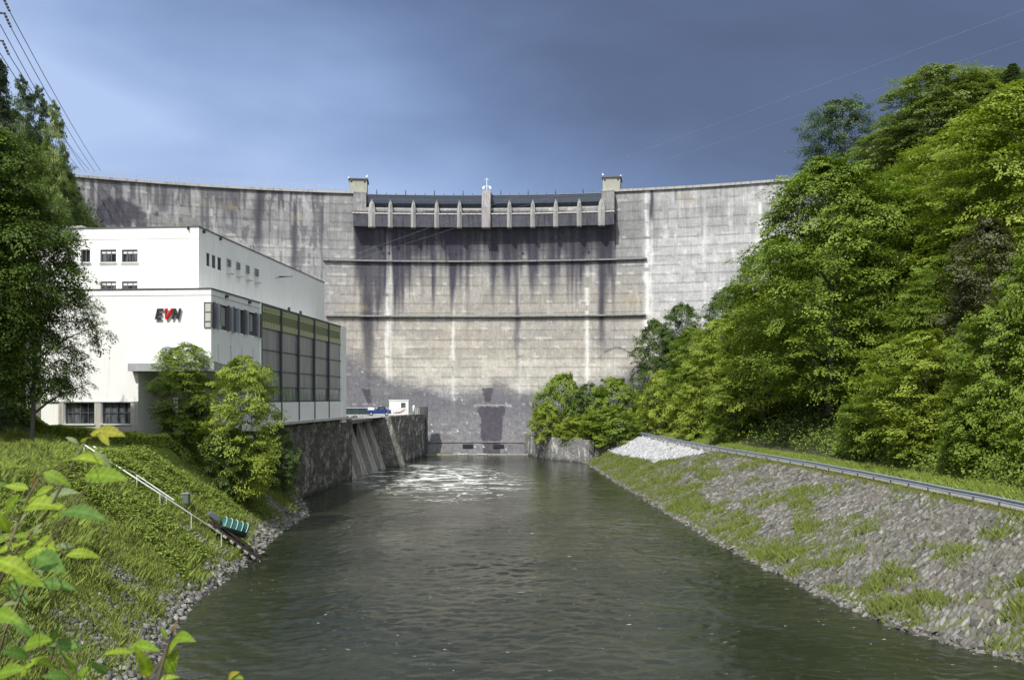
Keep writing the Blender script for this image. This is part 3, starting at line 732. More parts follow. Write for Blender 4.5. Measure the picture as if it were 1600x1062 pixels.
for i, x in enumerate(fins):
    u = side.hit(x, 500)[0]
    if u < .1: u = .1
    bb(MB().box(side.p(u, (rz0+rz1)/2, -.02), (.26 if i in (4, 6, 9) else .14, .42, rz1-rz0+.12), side.u, side.n), 'window_fin', M_rail if i % 2 else M_cap, rw)
M_blindw = mat('curtain', (.30, .31, .30), .8)
for x0, x1 in ((341, 347), (348, 354), (386, 392), (393, 397)):
    u0 = side.hit(x0, 500)[0]; u1 = side.hit(x1, 500)[0]; bb(MB().box(side.p((u0+u1)/2, rz0+(rz1-rz0)*.55, -.165), (u1-u0, .02, (rz1-rz0)*.75), side.u, side.n), 'curtain', M_blindw, rw)
for r in slits: bb(MB().box(side.p((r[0]+r[2])/2, (r[1]+r[3])/2, -.15), (r[2]-r[0]-.005, .04, r[3]-r[1]-.005), side.u, side.n), 'slit_window', M_dark)
# lamps / hooks high on the wall
for fc, px, py in ((side, 352, 463), (side, 388, 472)):
    u, z = fc.hit(px, py); bb(MB().box(fc.p(u, z, .15), (.16, .3, .28), fc.u, fc.n), 'wall_lamp', M_dark)
# ---- glazed machine hall bays
pxs = [407, 438.6, 466, 490.6, 513, 533]
bu = [side.hit(x, 600)[0] for x in pxs]
zB = side.hit(407, 511)[1]; zM = side.hit(407, 545)[1]; zM2 = side.hit(407, 578)[1]; zG = side.hit(470, 606)[1]; zW = side.hit(419, 627)[1]
def m_mesh(t, p):
    sep = t.node('ShaderNodeSeparateXYZ', ins={0: P(t)}); y = sep.outputs[1]; z = sep.outputs[2]
    a = t.math('FRACT', t.math('MULTIPLY', y, 2.6)); l = t.ramp(a, [(.0, .55), (.10, .55), (.16, 1.0)], 'LINEAR')
    n = t.noise(P(t), .5, 5, .65, (1, 3, .25))
    c = t.mix(t.ramp(n, [(.35, 0.0), (.65, 1.0)]), (.15, .16, .168), (.27, .28, .29))
    setc(t, p, t.mix(1.0, c, l, 'MULTIPLY'))
M_mesh = mat('wired_glass', rough=.35, fn=m_mesh, spec=.4)
def m_lowglass(t, p):
    y = t.node('ShaderNodeSeparateXYZ', ins={0: P(t)}).outputs[1]
    a = t.math('FRACT', t.math('MULTIPLY', y, 1.3)); n = t.noise(P(t), .8, 4, .6, (1, 3, .5))
    c = t.mix(t.ramp(n, [(.4, 0.0), (.6, 1.0)]), (.10, .12, .11), (.24, .28, .27)); setc(t, p, t.mix(t.ramp(a, [(.0, 1.0), (.1, 1.0), (.14, 0.0)]), c, (.06, .065, .07)))
M_lowglass = mat('hall_glass', rough=.12, fn=m_lowglass, spec=.5)
M_lat = mat('pale_green_lattice', (.50, .53, .33), .6); M_latd = mat('lattice_back', (.13, .14, .07), .7)
M_mull = mat('mullion', (.045, .05, .055), .45)
for i in range(5):
    u0, u1 = bu[i]+.12, bu[i+1]-.12; um = (u0+u1)/2; w = u1-u0
    bay = bb(MB().box(side.p(um, (zB+zW)/2+(zG-zW)/2, -.12), (w, .06, zB-zG), side.u, side.n), 'glazed_bay', M_mesh)
    bb(MB().box(side.p(um, (zG+zW)/2, -.11), (w, .06, zG-zW-.1), side.u, side.n), 'lower_glass', M_lowglass, bay)
    bb(MB().box(side.p(um, (zW+8.85)/2-.05, -.02), (w, .2, zW-8.85-.1), side.u, side.n), 'white_panel', M_white, bay)
    mb = MB()
    for z in (zM, zM2, zG, zW, zB): mb.box(side.p(um, z, -.05), (w, .1, .13 if z == zW else .09), side.u, side.n)
    bb(mb, 'transom', M_mull, bay)
    bb(MB().box(side.p(um, (zB+LT)/2, -.14), (w, .05, LT-zB-.1), side.u, side.n), 'lattice_back', M_latd, bay)
    mb = MB(); nz = 10
    for k in range(nz+1):
        z = zB+.1+(LT-.2-zB)*k/nz; mb.box(side.p(um, z, -.07), (w, .06, .05 if 2 < k < 8 else .045), side.u, side.n)
    nv = int(w/.42)
    for k in range(nv+1):
        u = u0+w*k/nv
        for za, zb in ((zB+.05, zB+(LT-zB)*.28), (zB+(LT-zB)*.70, LT-.15)): mb.box(side.p(u, (za+zb)/2, -.06), (.13, .06, zb-za), side.u, side.n)
    bb(mb, 'lattice', M_lat, bay)
for i, u in enumerate(bu[:5]): bb(MB().box(side.p(u, (8.9+LT)/2, -.02), (.2, .36, LT-8.95), side.u, side.n), 'mullion', M_mull)
mb = MB(); mb.box(side.p((bu[5]-.12+LEN)/2, (BZ+LT)/2, -.08), (LEN-bu[5]+.12, .5, LT-BZ+.02), side.u, side.n); bb(mb, 'frame_post', M_white); mb = MB(); mb.box(side.p(uB-.12, (BZ+LT)/2, .0), (.14, .26, LT-BZ), side.u, side.n)
bb(mb, 'frame_post', M_white)
bb(MB().box(side.p((uB+LEN)/2, 8.72, .12), (LEN-uB, .7, .26), side.u, side.n), 'base_ledge', M_concL)
for px in (453, 471):
    u, _ = side.hit(px, 490); bb(MB().box(side.p(u, LT+.3, -.1), (.3, .2, .4), side.u, side.n), 'roof_lamp', M_dark)
# ---- upper block
yu = 84.0; U0 = Vector((-.3496*yu, yu, 0)); UT = CZ+265*yu/F; UL = .49*yu; UW = 17
uf = Facade(U0, BF, -BD); us = Facade(U0, BD, -BF)
wins = [uf.rect(x0, 390, x1, 410) for x0, x1 in ((126, 141), (156.5, 181.5), (190, 215))]
wins2 = [uf.rect(x0, 439.5, x1, 459.5) for x0, x1 in ((156.5, 181.5), (190, 215))]
xtra = [uf.rect(107, 390, 115, 400)]
sw = [us.rect(x0, y0, x1, y1) for x0, x1, y0, y1 in ((322.5, 328.5, 394, 415), (331, 337.5, 397, 418), (340, 346.5, 400, 421))]
zt = sw[0][3]; zb = sw[0][1]; sw = [(a, zb, c, zt) for a, _, c, _ in sw]
sw2 = [(a, zb-3.35, c, zt-3.35) for a, _, c, _ in sw]
sm = [us.rect(x0, y0, x1, y1) for x0, x1, y0, y1 in ((353.5, 359.5, 404, 415), (368.5, 374, 409, 420), (383.5, 388.5, 414, 426), (397, 403, 419, 430))]
mb = MB()
wall_holes(mb, uf, 0, UW, LT-.5, UT, wins+wins2+xtra); wall_holes(mb, us, 0, UL, LT-3, UT, sw+sw2)
mb.quad(us.p(UL, LT-12, 0), us.p(UL, LT-12, -UW), us.p(UL, UT, -UW), us.p(UL, UT, 0)); mb.quad(us.p(0, LT-12, -UW), us.p(UL, LT-12, -UW), us.p(UL, UT, -UW), us.p(0, UT, -UW))
mb.quad(us.p(0, UT-.4, 0), us.p(UL, UT-.4, 0), us.p(UL, UT-.4, -UW), us.p(0, UT-.4, -UW))
mb.quad(us.p(0, LT-12, 0), us.p(UL, LT-12, 0), us.p(UL, LT-3, 0), us.p(0, LT-3, 0))
bb(mb, 'upper_wall', M_white)
for r in wins+wins2: window(uf, r, 3 if r[2]-r[0] > 1.2 else 2, 1, .2, M_sash, True, .1, blind=r[2]-r[0] > 1.2)
window(uf, xtra[0], 1, 1)
for r in sw+sw2: window(us, r, 1, 1, .2, M_sash, False, .08)
for r in sm:
    w = bb(MB().box(us.p((r[0]+r[2])/2, (r[1]+r[3])/2, .05), (r[2]-r[0], .1, r[3]-r[1]), us.u, us.n), 'vent_grille', mat('grille', (.33, .35, .35), .6))
    mb = MB()
    for k in range(3): mb.box(us.p((r[0]+r[2])/2, r[1]+(r[3]-r[1])*(k+.5)/3, .12), (r[2]-r[0]-.05, .05, .10), us.u, us.n)
    bb(mb, 'louvre', M_sash, w)
    bb(MB().box(us.p((r[0]+r[2])/2, r[1]-.75, .25), (1.1, .5, .07), us.u, us.n), 'bracket', mat('bracket', (.4, .41, .41), .6), w)
mb = MB(); mb.box(uf.p(UW/2, UT+.05, -.14), (UW+.1, .4, .12), uf.u, uf.n); mb.box(us.p(UL/2+.1, UT+.053, -.14), (UL-.3, .4, .12), us.u, us.n); bb(mb, 'roof_cap', M_cap)
mb = MB(); zg = uf.hit(250, 373)[1]; mb.box(uf.p(UW/2, zg, 0), (UW, .045, .05), uf.u, uf.n); bb(mb, 'wall_joint', M_line)
for fc, px, py in ((us, 317, 362), (us, 343, 373), (uf, 295, 357)):
    u, z = fc.hit(px, py); bb(MB().box(fc.p(u, z, .12), (.14, .26, .3), fc.u, fc.n), 'wall_lamp', M_dark)
u, z = us.hit(436, 432); hook = us.p(u, z, 1.6)
mb = MB(); mb.tube([us.p(u, z, 0), hook], .06, 6); mb.tube([us.p(u-1.2, z-.3, 0), hook], .04, 6); bb(mb, 'cable_bracket', M_dark)
mb = MB(); mb.box(uf.p(13, UT+.35, -2), (1.6, 1.2, .5), uf.u, uf.n); bb(mb, 'roof_hatch', M_concL); mb = MB(); mb.box(uf.p(8.5, UT+.15, -1.5), (1.0, .8, .2), uf.u, uf.n); bb(mb, 'roof_hatch', M_concL)
# ---- lettering E V N on the front, and the crest
M_blk = mat('letter_black', (.035, .037, .042), .35); M_red = mat('letter_red', (.42, .008, .012), .35)
lu0, lz0 = front.hit(243.5, 499); lu1, lz1 = front.hit(284, 482)
LH = lz1-lz0
def letter(px, strokes, m, wpx):
    u0 = front.hit(px, 490)[0]; sc = LH; sh = .24
    mb = MB()
    for pl in strokes:
        n = len(pl); f0 = [front.p(u0-(x+sh*y)*sc, lz0+y*sc, .10) for x, y in pl]; f1 = [front.p(u0-(x+sh*y)*sc, lz0+y*sc, .22) for x, y in pl]
        mb.add(f0+f1, [tuple(range(n)), tuple(range(2*n-1, n-1, -1))]+[(i, (i+1) % n, n+(i+1) % n, n+i) for i in range(n)])
    for x in (.15, .5): mb.box(front.p(u0-(x+.1)*sc, lz0+.5*sc, .05), (.04, .1, .04), front.u, front.n)
    return bb(mb, 'sign_letter', m)
w_ = .20
letter(243.5, [[(0, 0), (w_, 0), (w_, 1), (0, 1)], [(w_, 0), (.60, 0), (.60, .17), (w_, .17)], [(w_, .42), (.54, .42), (.54, .58), (w_, .58)], [(w_, .83), (.60, .83), (.60, 1), (w_, 1)]], M_blk, 12)
letter(256.5, [[(.20, 0), (.42, 0), (.30, .32), (.18, .32+.0)], [(.20, 0), (.18, .32), (.20, 1), (-.08, 1)], [(.42, 0), (.80, 1), (.52, 1), (.30, .32)]], M_red, 14)
letter(269.5, [[(0, 0), (.17, 0), (.17, 1), (0, 1)], [(.17, 1), (.17, .62), (.50, 0), (.50, .40)], [(.50, 0), (.68, 0), (.68, 1), (.50, 1)]], M_blk, 14)
cu_, cz_ = front.hit(262, 555); mb = MB()
prof = [(-.46, .62), (-.3, .72), (0, .76), (.3, .72), (.46, .62), (.46, -.15), (.36, -.5), (0, -.72), (-.36, -.5), (-.46, -.15)]
cr = bb(mb.add([front.p(cu_+a, cz_+b, .02) for a, b in prof]+[front.p(cu_+a*.94, cz_+b*.94, .2) for a, b in prof],
       [tuple(range(10, 20))]+[(i, (i+1) % 10, 10+(i+1) % 10, 10+i) for i in range(10)]), 'crest', simple_dirty('crest_stone', (.20, .21, .23), .6, 0, .5, 5))
mb = MB(); rs = random.Random(4)
for a, b, w, h in ((-.2, .38, .24, .3), (.2, .38, .22, .26), (0, .1, .3, .3), (-.22, -.15, .2, .26), (.22, -.15, .2, .26), (0, -.42, .26, .22), (-.02, .6, .5, .1)): mb.box(front.p(cu_+a, cz_+b, .23), (w, .1, h), (front.u*math.cos(.3*a)+Vector((0, 0, math.sin(.8*a)))).normalized(), front.n)
bb(mb, 'relief', simple_dirty('crest_relief', (.36, .37, .40), .6), cr)

# ------------------------------------------------------------ quay walls and deck behind them
def m_wallstone(dark, light, streak):
    def fn(t, p):
        pos = P(t); mp = t.node('ShaderNodeMapping', ins={0: pos, 3: (1, .40, 1.2)}).outputs[0]
        v = t.node('ShaderNodeTexVoronoi', feature='DISTANCE_TO_EDGE', ins={'Vector': mp, 'Scale': 2.0}).outputs[0]
        vc = t.node('ShaderNodeTexVoronoi', ins={'Vector': mp, 'Scale': 2.0}).outputs['Color']
        n = t.noise(pos, 2.4, 5, .7, (1, .3, 1)); s = t.noise(pos, 1.2, 6, .72, (1.4, .35, .42))
        c = t.mix(t.node('ShaderNodeSeparateColor', ins={0: vc}).outputs[0], dark, tuple((a+b)/2 for a, b in zip(dark, light)))
        c = t.mix(n, tuple(k*.6 for k in dark), c)
        c = t.mix(t.ramp(s, [(.52, 0.0), (.62, streak)]), c, light)
        c = t.mix(t.ramp(v, [(0, .8), (.05, 0.0)]), c, (.02, .02, .018))
        z = t.node('ShaderNodeSeparateXYZ', ins={0: pos}).outputs[2]
        c = t.mix(t.ramp(t.math('ADD', z, t.math('MULTIPLY', n, .6)), [(.0, 1.0), (1.0, 0.0)]), c, (.022, .024, .016))
        setc(t, p, c); bump(t, p, t.math('ADD', t.math('MINIMUM', v, .1), t.math('MULTIPLY', n, .1)), .9, .25)
    return mat('rubble_masonry', rough=.92, fn=fn, spec=.15)
M_quay = m_wallstone((.075, .070, .060), (.34, .33, .29), .8); M_rub = m_wallstone((.20, .20, .20), (.56, .56, .55), .9)
def wall_along(name, pts, z0, z1, th, m, inward, parent=None, step=1.0, jit=.05):
    """wall following plan points; inward = unit side (+1 left of travel) of its thickness"""
    P_ = []
    for a, b in zip(pts[:-1], pts[1:]):
        a = Vector(a); b = Vector(b); n = max(1, int((b-a).length/step))
        for i in range(n): P_.append(a.lerp(b, i/n))
    P_.append(Vector(pts[-1])); n = len(P_); mb = MB(); vs = []
    for i, p in enumerate(P_):
        d = (P_[min(i+1, n-1)]-P_[max(0, i-1)]).normalized(); nn = Vector((-d.y, d.x))*inward
        q = p+nn*th; j = random.uniform(-jit, jit); zt = z1[0]+(z1[1]-z1[0])*i/(n-1) if isinstance(z1, tuple) else z1
        vs += [(p.x, p.y, z0), (q.x, q.y, z0), (q.x, q.y, zt), (p.x+j*.3, p.y, zt+j)]
    fs = [(0, 1, 2, 3), tuple(4*(n-1)+i for i in (3, 2, 1, 0))]
    for k in range(n-1):
        for i in range(4): fs.append((4*k+i, 4*k+(i+1) % 4, 4*k+4+(i+1) % 4, 4*k+4+i))
    return mb.add(vs, fs).build(name, m, parent)
q1 = wall_along('quay_wall', [(-24.9, 88.5), (-24.15, 97), (-22.15, 124.2)], -1.4, (8.3, 8.5), 1.6, M_quay, 1)
tag(q1, 'tall dark stained stone wall carrying the glazed hall above the water', 'wall')
# back of the outlet recess, stone darkened to read as shade between slabs
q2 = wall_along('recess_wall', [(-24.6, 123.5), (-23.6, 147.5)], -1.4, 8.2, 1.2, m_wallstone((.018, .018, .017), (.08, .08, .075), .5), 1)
tag(q2, 'shaded wall behind the leaning outlet slabs', 'wall')
q3 = wall_along('quay_wall', [(-20.15, 147), (-17.2, 176.5)], -1.4, (8.3, 8.2), 1.6, m_wallstone((.13, .125, .115), (.58, .58, .57), 1.0), 1)
tag(q3, 'grey white-streaked quay wall between the outlet slabs and the dam', 'wall')
mb = MB(); mb.prism([(-.0, -1.4), (3.6, -1.4), (.6, 8.25), (-3.6, 8.25), (-3.6, -1.4)], (-20.6, 146.4, 0), (1, .1, 0), (0, 0, 1), (.1, 1, 0), .9)
tag(mb.build('buttress', m_wallstone((.13, .125, .11), (.40, .39, .37), .6)), 'sloping stone end buttress right of the leaning outlet slabs', 'buttress')
mb = MB(); mb.box((-17.6, 177.6, 4.1), (1.6, 2.2, 11)); tag(mb.build('wall_pier', m_conc((.085, .085, .095), .3), bevel=.05), 'dark square pier ending the left quay wall at the dam', 'pier')
# leaning slabs of the turbine outlets
M_slab = m_conc((.29, .275, .25), .4, .8)
SLN = Vector((.315, .02, -.95)).normalized()
for k, (y0, w, lab) in enumerate(((124.8, 2.3, 'leaning concrete outlet slab nearest the glazed hall'), (131.0, 2.3, 'second leaning concrete outlet slab from the glazed hall'), (137.2, 2.3, 'third leaning concrete outlet slab from the glazed hall'), (142.8, 1.8, 'narrow leaning concrete outlet slab beside the stone buttress'))):
    x0 = float(np.interp(y0, [124, 149], [-22.9, -20.6]))
    o = thing('outlet_slab', lab, 'slab', (x0, y0, -.5), 0, 'leaning slabs over the turbine outlets')
    top = Vector((-3.0, 1.2, 8.4)); d = top.normalized(); y = Vector((.085, 1, 0)).normalized(); n = d.cross(y).normalized(); n = n if n.x > 0 else -n
    MB().box(top*.5+y*w*.5, (1.0, w, top.length+1.2), n, y, d).build('slab', M_slab, o, bevel=.05)
    mb = MB()
    for e in (.10, w-.10): mb.box(top*.5+y*e+n*.62, (.24, .34, top.length+1.2), n, y, d)
    mb.build('rib', m_conc((.40, .385, .35), .3), o)
mb = MB(); mb.box((-23.9, 136, 7.95), (2.4, 24, .5)); tag(mb.build('deck_edge', m_conc((.36, .37, .40), .2)), 'pale concrete deck edge above the leaning outlet slabs', 'deck')
yd = MB(); yd.quad((-70, 120, YARD+.02), (-22.6, 120, YARD+.02), (-18.6, 178, YARD+.02), (-70, 178, YARD+.02)); tag(yd.build('yard', M_conc), kind='structure')
# right bank wall under the shrubs
M_rw = wall_along('retaining_wall', [(3.3, 184.5), (4.5, 176), (5.6, 171.5), (8.2, 164.5), (11.2, 160.3), (14.3, 156.8)], -1.2, (4.3, 4.0), 1.2, M_rub, -1, step=.8)
tag(M_rw, 'curved pale rubble wall under the green shrubs at the right bank', 'wall')
mb = MB(); mb.box((4.1, 180.5, 2.4), (.7, 1.2, 7)); tag(mb.build('wall_post', m_conc((.34, .34, .33), .3)), 'pale concrete post where the right rubble wall meets the dam', 'post')

# ------------------------------------------------------------ things on the deck
M_rubber = mat('rubber', (.015, .015, .016), .8); M_blueP = mat('blue_paint', (.008, .03, .14), .3, spec=.5); M_whP = simple_dirty('white_paint', (.74, .75, .76), .45, 0, .1)
def wheel(c, r, w, ax, parent):
    c = Vector(c); ax = Vector(ax).normalized()
    o = MB().tube([c-ax*w/2, c+ax*w/2], r, 16).build('wheel', M_rubber, parent)
    MB().tube([c-ax*(w/2+.02), c+ax*(w/2+.02)], r*.55, 12).build('rim', M_rail, o)
def pickup(loc, rz):
    o = thing('parked_car', 'small dark blue pickup with white cargo parked on the deck by the dam', 'car', loc, rz)
    prof = [(-2.1, .35), (-2.1, .95), (-.55, 1.0), (-.45, 1.0), (.0, 1.62), (.95, 1.66), (1.35, 1.08), (2.05, .95), (2.15, .6), (2.1, .35)]
    MB().prism(prof, (0, -.85, 0), (1, 0, 0), (0, 0, 1), (0, 1, 0), 1.7).build('body', M_blueP, o, bevel=.06)
    for sy in (-.865, .865):
        MB().prism([(-.3, 1.08), (.05, 1.53), (.88, 1.56), (1.15, 1.10)], (0, sy-.012, 0), (1, 0, 0), (0, 0, 1), (0, 1, 0), .025).build('side_window', M_glass, o)
    MB().prism([(.0, 0), (.0, .03), (.52, .03), (.52, 0)], (1.36, -.7, 1.12), Vector((-.4, 0, .55)).normalized(), Vector((.8, 0, .58)).normalized(), (0, 1, 0), 1.4).build('windscreen', M_glass, o)
    for x in (-1.3, 1.35):
        for y in (-.78, .78): wheel((x, y, .33), .33, .22, (0, 1, 0), o)
    MB().box((-1.3, 0, 1.2), (1.1, 1.2, .45)).build('cargo', M_whP, o, bevel=.05)
    for y in (-.6, .6): MB().box((2.13, y, .72), (.06, .3, .16)).build('headlight', M_lamp, o)
pickup((-22.9, 154, YARD+.03), rad(8))
o = thing('machine_cabin', 'white machine cabin with a dark window opening on the deck by the dam', 'cabin', (-20.9, 166, YARD+.03), rad(4))
mb = MB(); fc = Facade((-1.75, -1.2, 0), (1, 0, 0), (0, -1, 0)); wall_holes(mb, fc, 0, 3.5, .0, 2.55, [(2.15, 1.2, 3.0, 2.15)], .15)
mb.quad((1.75, -1.2, 0), (1.75, 1.2, 0), (1.75, 1.2, 2.55), (1.75, -1.2, 2.55)); mb.quad((-1.75, -1.2, 0), (-1.75, 1.2, 0), (-1.75, 1.2, 2.55), (-1.75, -1.2, 2.55)); mb.quad((-1.75, 1.2, 0), (1.75, 1.2, 0), (1.75, 1.2, 2.55), (-1.75, 1.2, 2.55))
mb.build('cabin_wall', M_whP, o)
MB().box((0, 0, 2.62), (3.7, 2.6, .13)).build('roof', M_whP, o, bevel=.03)
w = MB().box((.825, -1.06, 1.675), (.85, .04, .95)).build('window', M_glass, o)
MB().prism([(-1.0, .45), (.2, .45), (1.2, 1.05), (1.1, 1.15), (.1, .75), (-1.0, .6)], (0, -1.26, -.2), (1, 0, 0), (0, 0, 1), (0, 1, 0), .05).build('red_stripe', mat('faded_red', (.36, .16, .12), .6), o)
o = thing('skip_container', 'long dark green open container beside the blue pickup', 'container', (-26.8, 156, YARD+.03), rad(6))
MB().prism([(-2.6, .2), (-3.0, 1.25), (3.0, 1.25), (2.6, .2)], (0, -1, 0), (1, 0, 0), (0, 0, 1), (0, 1, 0), 2.0).build('body', simple_dirty('dark_green_paint', (.025, .045, .045), .5), o)
MB().box((0, -1.03, 1.25), (6.1, .1, .12)).build('rim', M_blue, o)
for x in (-1.5, 0, 1.5): MB().box((x, -1.04, .7), (.1, .09, 1.0)).build('rib', M_blue, o)
for k, (x, y, h, lb) in enumerate(((-18.7, 170.5, 1.7, 'taller upright gauge cylinder near the dark pier'), (-19.7, 169.6, 1.5, 'upright pale cylinder right of the white cabin'))):
    o = thing('gas_cylinder', lb, 'cylinder', (x, y, YARD+.02))
    MB().tube([(0, 0, 0), (0, 0, h*.85), (0, 0, h*.95), (0, 0, h)], [.22, .22, .16, .06], 12).build('tank', M_whP, o, smooth=True)
    MB().tube([(0, 0, h), (0, 0, h+.18)], .05, 6).build('valve', M_dark, o)
def railing(name, label, pts, h, m, group=None, every=2.0, r=.03, rails=(1.0, .5), cat='railing'):
    p0 = Vector(pts[0]); o = thing(name, label, cat, p0, 0, group)
    for k, f in enumerate(rails): MB().tube([Vector(p)-p0+Vector((0, 0, h*f)) for p in pts], r, 6).build('handrail', m, o)
    L = [0]
    for a, b in zip(pts[:-1], pts[1:]): L.append(L[-1]+(Vector(b)-Vector(a)).length)
    n = max(1, int(L[-1]/every))
    for i in range(n+1):
        t = L[-1]*i/n; j = max(k for k in range(len(L)) if L[k] <= t+1e-6); j = min(j, len(pts)-2)
        q = Vector(pts[j]).lerp(Vector(pts[j+1]), (t-L[j])/(L[j+1]-L[j]))-p0
        MB().tube([q-Vector((0, 0, .15)), q+Vector((0, 0, h))], r, 6).build('post', m, o)
    return o
railing('deck_railing', 'thin railing along the quay deck in front of the white cabin', [(-20.6, 149, 8.3), (-19.2, 163, 8.3)], 1.05, M_rail)
railing('deck_railing', 'short railing beside the dark pier at the dam', [(-18.9, 167, 8.3), (-18.2, 175.5, 8.25)], 1.15, M_whP, every=1.6)
railing('deck_railing', 'far railing along the yard behind the parked pickup', [(-44, 171, 8.3), (-22, 173, 8.3)], 1.1, M_rail, every=2.5)

# ------------------------------------------------------------ foliage
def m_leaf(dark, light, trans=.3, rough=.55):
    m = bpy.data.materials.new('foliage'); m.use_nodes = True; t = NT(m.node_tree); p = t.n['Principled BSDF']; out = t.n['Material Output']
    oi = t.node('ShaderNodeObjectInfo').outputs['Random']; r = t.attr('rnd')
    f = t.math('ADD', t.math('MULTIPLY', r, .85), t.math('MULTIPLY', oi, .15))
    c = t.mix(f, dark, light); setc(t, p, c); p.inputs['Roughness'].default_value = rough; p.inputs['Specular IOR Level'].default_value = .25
    tr = t.node('ShaderNodeBsdfTranslucent', ins={0: t.mix(1.0, c, (1.15, 1.3, .55), 'MULTIPLY')})
    mx = t.node('ShaderNodeMixShader', ins={0: trans, 1: p.outputs[0], 2: tr.outputs[0]}); t.l.new(mx.outputs[0], out.inputs[0])
    return m
ML = dict(beech=m_leaf((.062, .108, .015), (.205, .285, .036), .26), bright=m_leaf((.105, .155, .020), (.290, .360, .050), .28), dark=m_leaf((.036, .072, .020), (.110, .165, .040)),
          blue=m_leaf((.050, .082, .046), (.120, .168, .085)), pine=m_leaf((.062, .070, .034), (.15, .155, .072), .15), spruce=m_leaf((.026, .044, .028), (.075, .100, .056), .12),
          pale=m_leaf((.11, .155, .045), (.25, .305, .095)), leftb=m_leaf((.022, .048, .010), (.115, .175, .026)))
def m_bark(t, p):
    n = t.noise(P(t), 4, 5, .6, (2, 2, .4)); setc(t, p, t.mix(n, (.05, .045, .038), (.15, .14, .12))); bump(t, p, n, .6, .05)
M_bark = mat('bark', rough=.95, fn=m_bark, spec=.1)
UPV = np.array([0, 0, 1.0])
def nrm(a): return a/np.maximum(np.linalg.norm(a, axis=-1, keepdims=True), 1e-9)
def leaves_geo(C, N, D, L, Wd):
    """pointed leaf quads folded a little along the middle"""
    N = nrm(N); D = nrm(D-(D*N).sum(-1, keepdims=True)*N); B = np.cross(N, D)
    L = L[:, None]; Wd = Wd[:, None]
    V = np.stack([C-D*L*.5, C+B*Wd*.5-D*L*.05+N*L*.06, C+D*L*.5, C-B*Wd*.5-D*L*.05+N*L*.06], 1).reshape(-1, 3)
    F_ = np.arange(len(C)*4).reshape(-1, 4)
    return V, F_
PROF = {
    'beech': lambda t: np.interp(t, [0, .08, .3, .55, .8, .93, 1], [.45, .78, 1, .95, .68, .38, .08]),
    'round': lambda t: np.interp(t, [0, .1, .35, .65, .88, 1], [.40, .80, 1, .92, .58, .12]),
    'cone': lambda t: np.interp(t, [0, .1, .5, 1], [.75, 1, .6, .04]),
    'pine': lambda t: np.interp(t, [0, .2, .6, .85, 1], [.35, .6, 1, .8, .2]),
    'bush': lambda t: np.interp(t, [0, .2, .5, .8, 1], [.85, 1, .95, .7, .25]),
}
def crown_geo(kind, rs, H, R, cb, nc, lp, ll, cl=1.5, droop=.35, flat=.22, lump=.28, inner=2.4, lumpf=1.6):
    t = rs.rand(nc)**.9; th = rs.rand(nc)*2*np.pi
    seed = rs.randint(1000)
    lm = 1+lump*2*(fbm(th*lumpf*1.3+(np.sin(th)*2), t*H/R*1.7, seed, 3)-.5)+lump*.8*(vn(th*3.2, t*9, seed+3)-.5)
    rho = R*PROF[kind](t)*lm*(1-.62*rs.rand(nc)**inner)
    o = np.stack([np.cos(th), np.sin(th), 0*th], -1)
    ctr = o*rho[:, None]; ctr[:, 2] = cb+(H-cb)*t
    sz = cl*(.6+.7*rs.rand(nc))*(np.where(t > .9, .6, 1.0))
    od = nrm(o+UPV*(rs.rand(nc)[:, None]*.5-.05)+rs.normal(0, .30, (nc, 3))); 
    up = nrm(UPV+o*.35+rs.normal(0, .22, (nc, 3))); side_ = nrm(np.cross(up, od)); up = np.cross(od, side_)
    n = nc*lp; ci = np.repeat(np.arange(nc), lp)
    a = rs.rand(n)**.8*1.3-.45; bw = .62*np.sqrt(np.clip(1-((a-.1)/.92)**2, .05, 1)); b = (rs.rand(n)*2-1)*bw; c = rs.normal(0, 1, n)*flat
    # twigs: gather leaves along a few ribs so the spray has gaps
    b = np.round(b*3.2+.5*np.sin(a*5))/3.2+rs.normal(0, .07, n)
    S_ = sz[ci]
    pos = ctr[ci]+od[ci]*(a*S_)[:, None]+side_[ci]*(b*S_)[:, None]+up[ci]*((c*.5+.12-droop*(a+.3)**2*.8-.25*b*b)*S_)[:, None]
    N = up[ci]*1.0+od[ci]*(.35+.5*np.clip(a, 0, 1))[:, None]+rs.normal(0, .24, (n, 3)); D = od[ci]+side_[ci]*b[:, None]*1.2+rs.normal(0, .35, (n, 3))-UPV*.25
    L = ll*(.7+.6*rs.rand(n)); V, F_ = leaves_geo(pos, N, D, L, L*(.55+.2*rs.rand(n)))
    tip = np.clip((a+.2)*.5, 0, .5)
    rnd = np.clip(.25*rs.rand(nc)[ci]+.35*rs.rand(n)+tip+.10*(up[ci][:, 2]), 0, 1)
    return V, F_, rnd, ctr
def trunk_mb(rs, H, R, cb, ctr, r0, nl=22, lean=0.0):
    mb = MB(); z0 = -1.0; top = cb+(H-cb)*.82
    pts = []; n = 8; ph = rs.rand()*6
    for i in range(n+1):
        f = i/n; pts.append((.10*R*math.sin(ph+f*3)*f+lean*f, .10*R*math.cos(ph*1.3+f*2.5)*f, z0+(top-z0)*f))
    mb.tube(pts, [r0*(1.25 if i == 0 else 1-.88*(i/n)) for i in range(n+1)], 8)
    idx = rs.choice(len(ctr), min(nl, len(ctr)), replace=False)
    for j in idx:
        c = ctr[j]; f = np.clip((c[2]-cb*.3)/(top)*.80, .12, .92); k = f*n; i = int(k); q = np.array(pts[i])+(np.array(pts[min(i+1, n)])-np.array(pts[i]))*(k-i)
        mid = (q+c)/2+np.array([0, 0, .06*R]); rr = r0*(1-.88*f)*.5
        mb.tube([q, (q+mid)/2+np.array([0, 0, .02*R]), mid, c], [rr, rr*.8, rr*.55, rr*.15], 5, cap=False)
    return mb
PROTO = {}
